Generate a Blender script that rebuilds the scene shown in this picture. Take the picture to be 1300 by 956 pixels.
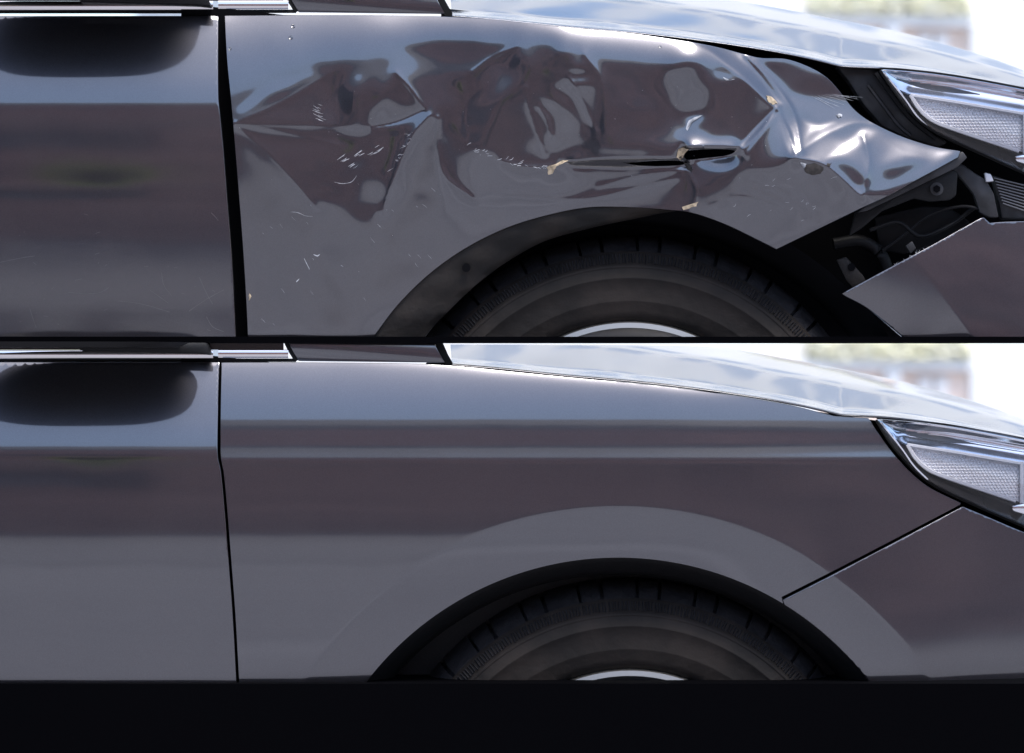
import bpy, bmesh, math, random
import numpy as np
from mathutils import Vector
from mathutils.geometry import delaunay_2d_cdt

random.seed(4); rng = np.random.default_rng(4)
scene = bpy.context.scene
R = math.radians
for o in list(bpy.data.objects): bpy.data.objects.remove(o)

# ------------------------------------------------------------------ camera, sky, sun, exposure
D = 5.0            # metres from the lens to the car sides
ZC = 0.91          # lens height
cam_d = bpy.data.cameras.new('camera'); cam = bpy.data.objects.new('camera', cam_d)
scene.collection.objects.link(cam); scene.camera = cam
cam.location = (0, -D, ZC); cam.rotation_euler = (R(90), 0, 0)
cam_d.sensor_width = 36; cam_d.lens = 36 * D / 1.3
cam_d.clip_start = 0.1; cam_d.clip_end = 2000
cam_d.dof.use_dof = True; cam_d.dof.focus_distance = D + 0.02; cam_d.dof.aperture_fstop = 6.5

SUN_EL, SUN_AZ = R(67), R(152)      # azimuth clockwise from +Y
world = bpy.data.worlds.new('World'); scene.world = world; world.use_nodes = True
wn = world.node_tree.nodes; wl = world.node_tree.links
sky = wn.new('ShaderNodeTexSky'); sky.sky_type = 'NISHITA'; sky.sun_disc = False
sky.sun_elevation = SUN_EL; sky.sun_rotation = SUN_AZ
sky.air_density = 1.0; sky.dust_density = 1.6; sky.ozone_density = 1.0
wl.new(sky.outputs[0], wn['Background'].inputs[0]); wn['Background'].inputs[1].default_value = 0.125
sun_d = bpy.data.lights.new('sun', 'SUN'); sun_d.energy = 1.5; sun_d.angle = R(24); sun_d.color = (1.0, .965, .92)
sun = bpy.data.objects.new('sun', sun_d); scene.collection.objects.link(sun)
sd = Vector((math.sin(SUN_AZ) * math.cos(SUN_EL), math.cos(SUN_AZ) * math.cos(SUN_EL), math.sin(SUN_EL)))
sun.rotation_euler = sd.to_track_quat('Z', 'Y').to_euler()
scene.view_settings.view_transform = 'Standard'; scene.view_settings.look = 'None'
scene.view_settings.gamma = 1; scene.view_settings.use_curve_mapping = False
scene.view_settings.exposure = 1.38
scene.render.engine = 'CYCLES'

# ------------------------------------------------------------------ helpers
def link(o, parent=None):
    scene.collection.objects.link(o)
    if parent is not None: o.parent = parent
    return o
def tag(o, label=None, cat=None, group=None, kind=None):
    if label: o['label'] = label
    if cat: o['category'] = cat
    if group: o['group'] = group
    if kind: o['kind'] = kind
    return o
def empty(name, loc=(0, 0, 0)):
    o = bpy.data.objects.new(name, None); o.location = loc; return link(o)
def from_bm(name, bm, mat, parent=None, smooth=True, sharp=None):
    me = bpy.data.meshes.new(name); bm.to_mesh(me); bm.free()
    me.materials.append(mat)
    if smooth:
        me.polygons.foreach_set('use_smooth', [True] * len(me.polygons))
        if sharp: me.set_sharp_from_angle(angle=R(sharp))
    return link(bpy.data.objects.new(name, me), parent)
def from_data(name, v, f, mat, parent=None, smooth=True, sharp=None):
    me = bpy.data.meshes.new(name); me.from_pydata([tuple(p) for p in v], [], f); me.update()
    me.materials.append(mat)
    if smooth:
        me.polygons.foreach_set('use_smooth', [True] * len(me.polygons))
        if sharp: me.set_sharp_from_angle(angle=R(sharp))
    return link(bpy.data.objects.new(name, me), parent)
def bm_box(bm, a, b, bev=0):
    r = bmesh.ops.create_cube(bm, size=1)
    vs = r['verts']
    for v in vs:
        v.co = Vector([(a[i] + b[i]) / 2 + v.co[i] * (b[i] - a[i]) for i in range(3)])
    if bev:
        es = list({e for v in vs for e in v.link_edges})
        bmesh.ops.bevel(bm, geom=es, offset=bev, segments=2, affect='EDGES', profile=.5)
def box(name, a, b, mat, parent=None, bev=0):
    bm = bmesh.new(); bm_box(bm, a, b, bev)
    return from_bm(name, bm, mat, parent, bev > 0, 35 if bev else None)
def spline(pts, step=6):
    """Catmull-Rom through the points"""
    p = [np.array(q, float) for q in pts]; p = [2 * p[0] - p[1]] + p + [2 * p[-1] - p[-2]]
    out = []
    for i in range(1, len(p) - 2):
        n = max(1, int(np.linalg.norm(p[i + 1] - p[i]) / step))
        for k in range(n):
            t = k / n
            out.append(.5 * (2 * p[i] + (p[i + 1] - p[i - 1]) * t + (2 * p[i - 1] - 5 * p[i] + 4 * p[i + 1] - p[i + 2]) * t * t
                             + (3 * p[i] - p[i - 1] - 3 * p[i + 1] + p[i + 2]) * t ** 3))
    out.append(p[-2]); return [tuple(q) for q in out]
def line(pts, step=6):
    out = []
    for a, b in zip(pts[:-1], pts[1:]):
        a = np.array(a, float); b = np.array(b, float)
        n = max(1, int(np.linalg.norm(b - a) / step))
        for k in range(n): out.append(tuple(a + (b - a) * k / n))
    out.append(tuple(pts[-1])); return out
def joinpts(*segs):
    out = []
    for s in segs:
        for p in s:
            if not out or (abs(p[0] - out[-1][0]) + abs(p[1] - out[-1][1])) > .3: out.append(tuple(p))
    if abs(out[0][0] - out[-1][0]) + abs(out[0][1] - out[-1][1]) < .6: out.pop()
    return out
def inside(px, py, poly):
    poly = np.asarray(poly, float); x0, y0 = poly[:, 0], poly[:, 1]; x1, y1 = np.roll(x0, -1), np.roll(y0, -1)
    r = np.zeros(px.shape, bool)
    for a, b, c, d in zip(x0, y0, x1, y1):
        if b == d: continue
        m = ((b > py) != (d > py)) & (px < (c - a) * (py - b) / (d - b) + a)
        r ^= m
    return r
def segdist(px, py, pts, closed=False):
    p = np.asarray(pts, float); q = np.roll(p, -1, 0) if closed else p[1:]
    if not closed: p = p[:-1]
    best = np.full(px.shape, 1e9)
    for (a, b), (c, d) in zip(p, q):
        dx, dy = c - a, d - b; L = dx * dx + dy * dy + 1e-9
        t = np.clip(((px - a) * dx + (py - b) * dy) / L, 0, 1)
        best = np.minimum(best, (px - a - t * dx) ** 2 + (py - b - t * dy) ** 2)
    return np.sqrt(best)
def sdf(px, py, poly):
    d = segdist(px, py, poly, True); return np.where(inside(px, py, poly), d, -d)
def sstep(a, b, x):
    t = np.clip((x - a) / (b - a), 0, 1); return t * t * (3 - 2 * t)

# ------------------------------------------------------------------ materials
def new_mat(name):
    m = bpy.data.materials.new(name); m.use_nodes = True
    return m, m.node_tree.nodes, m.node_tree.links, m.node_tree.nodes['Principled BSDF']
def mat_simple(name, col, rough=.5, metal=0, coat=0, noise=0, scale=20, bump=0, bscale=None, spec=.5, col2=None, detail=6):
    m, n, l, b = new_mat(name)
    b.inputs['Base Color'].default_value = (*col, 1); b.inputs['Roughness'].default_value = rough
    b.inputs['Metallic'].default_value = metal; b.inputs['Coat Weight'].default_value = coat
    b.inputs['Specular IOR Level'].default_value = spec
    tc = n.new('ShaderNodeTexCoord')
    if noise or col2:
        t = n.new('ShaderNodeTexNoise'); t.inputs['Scale'].default_value = scale; t.inputs['Detail'].default_value = detail
        l.new(tc.outputs['Object'], t.inputs['Vector'])
        r = n.new('ShaderNodeValToRGB')
        c2 = col2 or tuple(c * (1 + noise) for c in col); c1 = col if col2 else tuple(c * (1 - noise) for c in col)
        r.color_ramp.elements[0].color = (*c1, 1); r.color_ramp.elements[0].position = .35
        r.color_ramp.elements[1].color = (*c2, 1); r.color_ramp.elements[1].position = .65
        l.new(t.outputs[0], r.inputs[0]); l.new(r.outputs[0], b.inputs['Base Color'])
    if bump:
        t2 = n.new('ShaderNodeTexNoise'); t2.inputs['Scale'].default_value = bscale or scale; t2.inputs['Detail'].default_value = 5
        l.new(tc.outputs['Object'], t2.inputs['Vector'])
        bp = n.new('ShaderNodeBump'); bp.inputs['Strength'].default_value = bump; bp.inputs['Distance'].default_value = .002
        l.new(t2.outputs[0], bp.inputs['Height']); l.new(bp.outputs[0], b.inputs['Normal'])
    return m

def mat_paint(name, dirty=0.0):
    """metallic grey base coat with flakes under clear lacquer"""
    m, n, l, b = new_mat(name)
    tc = n.new('ShaderNodeTexCoord')
    fl = n.new('ShaderNodeTexVoronoi'); fl.inputs['Scale'].default_value = 1400
    l.new(tc.outputs['Object'], fl.inputs['Vector'])
    bw = n.new('ShaderNodeMapRange'); bw.inputs['From Max'].default_value = 1.0
    bw.inputs['To Min'].default_value = .82; bw.inputs['To Max'].default_value = 1.2
    l.new(fl.outputs['Color'], bw.inputs['Value'])
    mx = n.new('ShaderNodeMixRGB'); mx.blend_type = 'MULTIPLY'; mx.inputs[0].default_value = 1
    mx.inputs[1].default_value = PAINT
    l.new(bw.outputs[0], mx.inputs[2])
    # soft dust film, a shape of its own
    nz = n.new('ShaderNodeTexNoise'); nz.inputs['Scale'].default_value = 7; nz.inputs['Detail'].default_value = 8
    nz.inputs['Roughness'].default_value = .65
    l.new(tc.outputs['Object'], nz.inputs['Vector'])
    rp = n.new('ShaderNodeValToRGB'); rp.color_ramp.elements[0].position = .42; rp.color_ramp.elements[1].position = .8
    l.new(nz.outputs[0], rp.inputs[0])
    ds = n.new('ShaderNodeMixRGB'); ds.inputs[2].default_value = (.2, .19, .18, 1)
    mul = n.new('ShaderNodeMath'); mul.operation = 'MULTIPLY'; mul.inputs[1].default_value = .06 + dirty
    l.new(rp.outputs[0], mul.inputs[0]); l.new(mul.outputs[0], ds.inputs[0]); l.new(mx.outputs[0], ds.inputs[1])
    l.new(ds.outputs[0], b.inputs['Base Color'])
    b.inputs['Metallic'].default_value = .9
    b.inputs['Roughness'].default_value = .30
    b.inputs['Coat Weight'].default_value = 1; b.inputs['Coat IOR'].default_value = 2.0
    cr = n.new('ShaderNodeMapRange'); cr.inputs['To Min'].default_value = .055; cr.inputs['To Max'].default_value = .075 + dirty * .3
    l.new(rp.outputs[0], cr.inputs['Value']); l.new(cr.outputs[0], b.inputs['Coat Roughness'])
    # lacquer orange peel
    op = n.new('ShaderNodeTexNoise'); op.inputs['Scale'].default_value = 260; op.inputs['Detail'].default_value = 2
    l.new(tc.outputs['Object'], op.inputs['Vector'])
    bp = n.new('ShaderNodeBump'); bp.inputs['Strength'].default_value = .006; bp.inputs['Distance'].default_value = .001
    l.new(op.outputs[0], bp.inputs['Height']); l.new(bp.outputs[0], b.inputs['Coat Normal'])
    return m
PAINT = (.060, .059, .070, 1)
M = {}
M['paint'] = mat_paint('grey_metallic_paint')
M['paint_used'] = mat_paint('grey_metallic_paint_dusty', .07)
M['black'] = mat_simple('black_plastic', (.008, .008, .009), .55, spec=.25, bump=.2, bscale=300)
M['void'] = mat_simple('dark_inner_body', (.004, .004, .005), .9, spec=.05)
M['board'] = mat_simple('black_board', (.0012, .0012, .0018), .8, spec=.02)
M['liner'] = mat_simple('dirty_liner_plastic', (.009, .0082, .0078), .6, noise=.5, scale=28, bump=.6, bscale=90, spec=.25, col2=(.021, .017, .0145))
M['rubber'] = mat_simple('tyre_rubber', (.0125, .0105, .0095), .66, bump=.6, bscale=70, spec=.2, scale=17, col2=(.026, .0205, .0175))
M['tread'] = mat_simple('lit_tread_rubber', (.013, .013, .0155), .5, bump=.6, bscale=140, spec=.35, scale=60, col2=(.024, .0235, .026))  # bluish light on the lugs is put into this rubber's colour
M['alloy'] = mat_simple('silver_alloy', (.36, .35, .33), .42, metal=1)
M['alloy_dark'] = mat_simple('dark_alloy_barrel', (.10, .10, .11), .4, metal=.9)
M['chrome'] = mat_simple('polished_trim', (.80, .76, .74), .07, metal=1)
M['seal'] = mat_simple('rubber_seal', (.006, .006, .006), .7, spec=.2)
M['bracket'] = mat_simple('dark_grey_bracket', (.034, .034, .037), .5, noise=.4, scale=40, spec=.35)
M['lampgrey'] = mat_simple('pale_lamp_plastic', (.62, .62, .66), .35)
M['lampstreak'] = mat_simple('dark_lamp_streak', (.05, .06, .075), .2, spec=.6)
M['ribgrey2'] = mat_simple('grey_cable', (.06, .06, .065), .5)
M['ribgrey'] = mat_simple('grey_lamp_rib', (.16, .16, .17), .5)
M['lampchrome'] = mat_simple('lamp_reflector_chrome', (.86, .87, .92), .12, metal=1)
M['lampdark'] = mat_simple('lamp_dark_bezel', (.03, .026, .025), .2, spec=.6)
M['primer'] = mat_simple('bare_primer_scratch', (.40, .41, .43), .6, noise=.4, scale=150)
M['scuff'] = mat_simple('light_scuff', (.105, .102, .105), .45)
M['filler'] = mat_simple('old_filler', (.42, .33, .22), .8, noise=.4, scale=200)
M['darkchip'] = mat_simple('stripped_paint', (.03, .025, .022), .8, noise=.4, scale=200)
def mat_lens():
    m, n, l, b = new_mat('clear_lamp_cover')
    n.remove(b); out = n['Material Output']
    tr = n.new('ShaderNodeBsdfTransparent'); gl = n.new('ShaderNodeBsdfGlossy'); gl.inputs['Roughness'].default_value = .02
    fr = n.new('ShaderNodeFresnel'); fr.inputs[0].default_value = 1.5
    mx = n.new('ShaderNodeMixShader'); l.new(fr.outputs[0], mx.inputs[0]); l.new(tr.outputs[0], mx.inputs[1]); l.new(gl.outputs[0], mx.inputs[2])
    l.new(mx.outputs[0], out.inputs[0]); return m
M['lens'] = mat_lens()
M['pavement'] = mat_simple('pale_pavement', (.28, .275, .28), .8, noise=.18, scale=.8, bump=.3, bscale=40)
def mat_road():
    m, n, l, b = new_mat('worn_road'); tc = n.new('ShaderNodeTexCoord')
    m2 = n.new('ShaderNodeMapping'); m2.inputs['Scale'].default_value = (.10, 1.3, 1); l.new(tc.outputs['Object'], m2.inputs[0])
    nz = n.new('ShaderNodeTexNoise'); nz.inputs['Scale'].default_value = 1; nz.inputs['Detail'].default_value = 6; nz.inputs['Roughness'].default_value = .6
    l.new(m2.outputs[0], nz.inputs['Vector'])
    rp = n.new('ShaderNodeValToRGB'); rp.color_ramp.elements[0].position = .3; rp.color_ramp.elements[1].position = .7
    rp.color_ramp.elements[0].color = (.16, .156, .165, 1); rp.color_ramp.elements[1].color = (.385, .375, .39, 1)
    l.new(nz.outputs[0], rp.inputs[0]); l.new(rp.outputs[0], b.inputs['Base Color']); b.inputs['Roughness'].default_value = .85
    return m
M['pavement'] = mat_road()
M['render'] = mat_simple('cream_render', (.80, .78, .74), .8, noise=.04, scale=2)
M['white'] = mat_simple('white_paint', (.82, .82, .82), .6)
M['pinkwall'] = mat_simple('salmon_wall', (.92, .76, .66), .8, noise=.08, scale=3)
M['glasswin'] = mat_simple('window_glass', (.22, .26, .30), .06, spec=.6)
M['curtain'] = mat_simple('pale_curtain', (.84, .81, .79), .8)
M['leaf'] = mat_simple('balcony_leaves', (.88, .86, .66), .7, col2=(.93, .91, .78), scale=6)
M['darkpanel'] = mat_simple('dark_panel_black', (.012, .012, .014), .5, spec=.3)
M['winband'] = mat_simple('dim_ribbon_window', (.12, .10, .105), .4, spec=.3)
M['graffiti'] = mat_simple('green_spray_paint', (.78, .88, .10), .7)
M['concrete'] = mat_simple('grey_concrete', (.30, .29, .27), .8, noise=.1, scale=2)
M['blueband'] = mat_simple('ribbon_glass', (.30, .31, .35), .3, spec=.6)
def mat_brick():
    m, n, l, b = new_mat('brown_brick'); tc = n.new('ShaderNodeTexCoord')
    mp = n.new('ShaderNodeMapping'); mp.inputs['Rotation'].default_value = (R(90), 0, 0)
    l.new(tc.outputs['Object'], mp.inputs[0])
    br = n.new('ShaderNodeTexBrick'); br.inputs['Scale'].default_value = 4
    br.inputs['Color1'].default_value = (.70, .36, .30, 1); br.inputs['Color2'].default_value = (.60, .32, .27, 1)
    br.inputs['Mortar'].default_value = (.55, .45, .41, 1); br.inputs['Mortar Size'].default_value = .012
    l.new(mp.outputs[0], br.inputs[0])
    m2 = n.new('ShaderNodeMapping'); m2.inputs['Scale'].default_value = (.10, 1, 4.2); l.new(tc.outputs['Object'], m2.inputs[0])
    nz = n.new('ShaderNodeTexNoise'); nz.inputs['Scale'].default_value = 1; nz.inputs['Detail'].default_value = 5; nz.inputs['Roughness'].default_value = .65
    l.new(m2.outputs[0], nz.inputs['Vector'])
    rp = n.new('ShaderNodeValToRGB'); rp.color_ramp.elements[0].position = .32; rp.color_ramp.elements[1].position = .68
    rp.color_ramp.elements[0].color = (.30, .32, .37, 1); rp.color_ramp.elements[1].color = (1.35, 1.28, 1.22, 1); l.new(nz.outputs[0], rp.inputs[0])
    mu = n.new('ShaderNodeMixRGB'); mu.blend_type = 'MULTIPLY'; mu.inputs[0].default_value = 1
    l.new(br.outputs[0], mu.inputs[1]); l.new(rp.outputs[0], mu.inputs[2]); l.new(mu.outputs[0], b.inputs['Base Color']); b.inputs['Roughness'].default_value = .85
    return m
M['brick'] = mat_brick()

# ------------------------------------------------------------------ the setting
pv = box('pavement', (-400, -400, -.3), (400, 400, 0), M['pavement']); tag(pv, kind='structure')

# brick building across the street, mirrored in the car paint
WY = -16.0
b = empty('brick_building', (0, WY, 0))
tag(b, 'long brown brick building across the street, mirrored in the paint', 'building')
box('wall', (-34, -6, 0), (40, 0, 5.3), M['brick'], b)
box('cornice', (-34.2, -6.2, 5.3), (40.2, .2, 5.55), M['concrete'], b)
for z in (1.78, 3.42, 4.3):
    box('band', (-34, .003, z), (40, .05, z + .07), M['concrete'], b)
for z0 in (1.22, 2.86):
    for (x0, x1) in ((-3.6, -1.92), (-6.9, -4.6)):
        w = box('window', (x0, .004, z0), (x1, .03, z0 + .44), M['winband'], b)
        box('pane', (x0 + .1, .031, z0 + .06), (x1 - .55, .036, z0 + .12), M['blueband'], w)
        box('pane', (x0 + .2, .031, z0 + .22), (x1 - .95, .036, z0 + .25), M['blueband'], w)
M['slate'] = mat_simple('dark_slate', (.04, .039, .042), .6, noise=.2, scale=3)
for (x0, x1) in ((-34, 40),):
    bm = bmesh.new(); vv = [bm.verts.new(p) for p in ((x0, .3, 5.56), (x1, .3, 5.56), (x1, -3, 7.6), (x0, -3, 7.6), (x0, -6.3, 5.56), (x1, -6.3, 5.56))]
    for f_ in ((0, 1, 2, 3), (3, 2, 5, 4), (0, 3, 4), (1, 5, 2)): bm.faces.new([vv[k] for k in f_])
    from_bm('added_roof', bm, M['slate'], b, False)  # unseen, added for a dark band between sky and brick in reflections
g = box('added_dark_panel', (-15.5, .004, .02), (-7.4, .04, 4.25), M['darkpanel'], b)  # unseen black panel added to give the dents dark reflections
# green spray-painted scrawl on that wall
pts = spline([(-2.78, 2.1), (-2.66, 2.36), (-2.58, 2.2), (-2.68, 2.08), (-2.52, 2.02), (-2.44, 2.3), (-2.34, 2.2), (-2.42, 1.96), (-2.3, 1.92), (-2.26, 2.3), (-2.12, 2.3), (-1.96, 2.22), (-2.14, 2.16)], .03)
bm = bmesh.new()
for (a, c) in zip(pts[:-1], pts[1:]):
    d = Vector((c[0] - a[0], 0, c[1] - a[1])); L = d.length; d.normalize(); nn = Vector((-d.z, 0, d.x)) * .15
    p0 = Vector((a[0], .007, a[1])) - d * .01; p1 = Vector((c[0], .007, c[1])) + d * .01
    bm.faces.new([bm.verts.new(q) for q in (p0 - nn, p1 - nn, p1 + nn, p0 + nn)])
from_bm('graffiti', bm, M['graffiti'], b, False)

# pale apartment building far behind the cars
BY = 25.0; BS = (D + BY) / D / 1000          # metres per photograph pixel at the facade
def BX(px): return (px - 650) * BS
def BZ(py): return ZC + (478 - py) * BS
ab = empty('apartment_building', (0, BY, 0))
tag(ab, 'pale out of focus apartment block with planted balconies behind the cars', 'building')
box('wall', (BX(300), .5, 0), (BX(1700), 6, 12.5), M['render'], ab)
for k, oy in enumerate((0, 443)):
    if True:
        top = BZ(oy + 12); bot = BZ(oy + 120)
        box('ledge', (BX(900), .33, BZ(oy + 27)), (BX(1262), .5, BZ(oy + 13)), M['white'], ab)
        box('recess_wall', (BX(1052), .44, BZ(oy + 120)), (BX(1258), .5, BZ(oy + 27.5)), M['pinkwall'], ab)
        box('parapet', (BX(900), .3, BZ(oy + 300)), (BX(1262), .44, BZ(oy + 122)), M['render'], ab)
        for (x0, x1) in ((1143, 1162), (1258, 1420), (1020, 1050)):
            box('post', (BX(x0), .33, BZ(oy + 120)), (BX(x1), .43, BZ(oy + 27.5)), M['white'], ab)
        for (x0, x1) in ((1190, 1207), (1212, 1230)):
            w = box('window', (BX(x0), .40, BZ(oy + 100)), (BX(x1), .435, BZ(oy + 36)), M['white'], ab)
            box('pane', (BX(x0 + 2), .385, BZ(oy + 97)), (BX(x1 - 2), .397, BZ(oy + 39)), M['curtain'], w)
PIV = Vector((BX(1150), BY, 0)); ROT = R(13)
from mathutils import Matrix
turn = Matrix.Translation(PIV) @ Matrix.Rotation(ROT, 4, 'Z') @ Matrix.Translation(-PIV)
ab.matrix_world = turn @ Matrix.Translation((0, BY, 0))
M['paleglass'] = mat_simple('pale_blue_glass', (.42, .47, .55), .15, spec=.6)
for zf in (5.3, 7.9, 10.5):  # unseen upper windows, added to pattern the bonnet's reflection
    for k in range(12):
        x0 = BX(320) + k * .72 + .08 * math.sin(k * 3.3)
        w = box('window', (x0, .47, zf), (x0 + .5, .53, zf + 1.3), M['white'], ab)
        box('pane', (x0 + .04, .455, zf + .04), (x0 + .46, .468, zf + 1.26), M['paleglass'], w)
# balcony plants: leaves too many to count
bm = bmesh.new()
for oy in (0, 443):
    for i in range(2600):
        px = random.uniform(1040, 1255); h = abs(random.gauss(0, 1))
        z = BZ(oy + 12) + random.uniform(0, .13 + .1 * math.sin(px * .05) ** 2); y = random.uniform(.26, .44)
        c = Vector((BX(px), y, z)); s = random.uniform(.02, .045)
        u = Vector((random.gauss(0, 1), random.gauss(0, 1), random.gauss(0, 1))).normalized(); w = u.orthogonal().normalized()
        bm.faces.new([bm.verts.new(c + q + Vector((0, BY, 0))) for q in (u * s, w * s * .5, -u * s, -w * s * .5)])
pl = from_bm('balcony_plants', bm, M['leaf'], None, False)
pl.matrix_world = turn
tag(pl, 'blurred green balcony plants on the pale apartment block', 'plants', kind='stuff')

# ------------------------------------------------------------------ made-up stand: plinth and board added for the black caption and divider bars
SLAB_T, SLAB_B = ZC + (478 - 427) / 1000, ZC + (478 - 435.3) / 1000
PL_T = ZC + (478 - 867) / 1000
o = box('divider_board', (-1.0, .038, SLAB_B), (1.15, .075, SLAB_T), M['board'])
tag(o, 'thin black board added as divider between the damaged car and the repaired car', 'board')
o = box('plinth', (-1.0, -.012, 0), (1.15, .30, PL_T), M['board'])
tag(o, 'broad black base added under the lower repaired car', 'base')

# ------------------------------------------------------------------ car side surfaces
GX0, GY0, GW, GH = -140, -12, 1560, 446        # height map window in photo pixels (= millimetres on the body)
gx, gy = np.meshgrid(np.arange(GW) + GX0, np.arange(GH) + GY0)
gx = gx.astype(float); gy = gy.astype(float)
def blur(a, s):
    if s <= 0: return a
    n = int(s * 3) + 1; k = np.exp(-.5 * (np.arange(-n, n + 1) / s) ** 2); k /= k.sum()
    p = np.pad(a, ((n, n), (0, 0)), 'edge'); a = sum(k[i] * p[i:i + a.shape[0]] for i in range(2 * n + 1))
    p = np.pad(a, ((0, 0), (n, n)), 'edge'); return sum(k[i] * p[:, i:i + a.shape[1]] for i in range(2 * n + 1))
def integrate(e, a, wx):
    """height map (mm, outwards) whose normals have elevation e and azimuth a (degrees) as nearly as a real sheet can"""
    gz = np.tan(np.radians(e)); gh = -np.tan(np.radians(a))
    H, W = e.shape
    gz2 = (gz[1:] + gz[:-1]) / 2; gh2 = (gh[:, 1:] + gh[:, :-1]) / 2
    div = np.zeros((H, W))
    div[:-1] += gz2; div[1:] -= gz2; div[:, :-1] += wx * gh2; div[:, 1:] -= wx * gh2
    ext = np.concatenate([div, div[::-1]], 0); ext = np.concatenate([ext, ext[:, ::-1]], 1)
    F = np.fft.fft2(ext)
    ky = 2 - 2 * np.cos(2 * np.pi * np.arange(2 * H) / (2 * H)); kx = 2 - 2 * np.cos(2 * np.pi * np.arange(2 * W) / (2 * W))
    den = ky[:, None] + wx * kx[None]; den[0, 0] = 1
    F = -F / den * -1; F[0, 0] = 0
    h = -np.real(np.fft.ifft2(F))[:H, :W]
    return h
DOOR_T = [(-12, 26), (14, 26), (30, 24), (60, 21), (95, 18), (115, 13), (129, 9), (134, 5), (139, 2.6), (180, 1.6), (230, .2), (262, -1.8), (310, -3), (375, -3.2), (400, -2.5), (430, -2.3)]
FEND_T = [(-12, 32), (14, 30), (24, 24.5), (60, 17.5), (80, 12.5), (95, 9.0), (112, 7.2), (118, 7.3), (129, 9.5), (139, 10.6), (142, 3.0), (150, 2.2), (190, 1.7), (230, .1), (262, -1.9), (310, -3.2), (430, -4.8)]
def prof(tab, q):
    t = np.array(tab); return np.interp(q, t[:, 0], t[:, 1])
def ycurve(px):            # plan curve of the car's side towards the nose, mm inwards
    return np.where(px > 820, .00036 * (px - 820) ** 2, 0) + np.where(px < 200, .00004 * (200 - px) ** 2, 0)
def hprofile(tab):
    q = np.arange(GH) + GY0; h = np.cumsum(np.tan(np.radians(prof(tab, q)))); return h - h[140 - GY0]
ARC = (785., 668.)
def sample(H, px, q):
    fx = np.clip(px - GX0, 0, GW - 1.001); fy = np.clip(q - GY0, 0, GH - 1.001)
    i = fx.astype(int); j = fy.astype(int); u = fx - i; v = fy - j
    return (H[j, i] * (1 - u) + H[j, i + 1] * u) * (1 - v) + (H[j + 1, i] * (1 - u) + H[j + 1, i + 1] * u) * v

H_door = np.repeat(hprofile(DOOR_T)[:, None], GW, 1) - ycurve(gx)
# small waviness so that the reflections run unevenly, as on any pressed panel
wav = blur(rng.normal(size=gx.shape), 26); wav /= wav.std(); wav2 = blur(rng.normal(size=gx.shape), 9); wav2 /= wav2.std()
H_door = H_door + .06 * wav
e0 = prof(FEND_T, gy) + sstep(820, 1120, gx) * sstep(190, 300, gy) * 5.2
qtop_ = np.interp(gx[0], [285, 520, 580, 640, 720, 800, 880, 960, 1010, 1040, 1062], [17, 19, 22, 28, 36, 43.5, 52.5, 64, 73, 80.5, 86])
e0 = e0 + (gy > qtop_[None] - 1) * 11 * np.exp(-np.clip(gy - qtop_[None], 0, 200) / 7) * sstep(430, 640, gx) * (1 - sstep(860, 980, gx))
dH = np.cumsum(np.tan(np.radians(e0)) - np.tan(np.radians(prof(FEND_T, gy))), 0); dH -= dH[140 - GY0][None]
H_fend = hprofile(FEND_T)[:, None] + dH - ycurve(gx)
rr = np.hypot(gx - ARC[0], gy - ARC[1])
flare = -np.clip(468 - rr, 0, 70) * math.tan(R(5.0))
H_fend_ok = H_fend + blur(flare, 1.2) + .05 * wav

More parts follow.
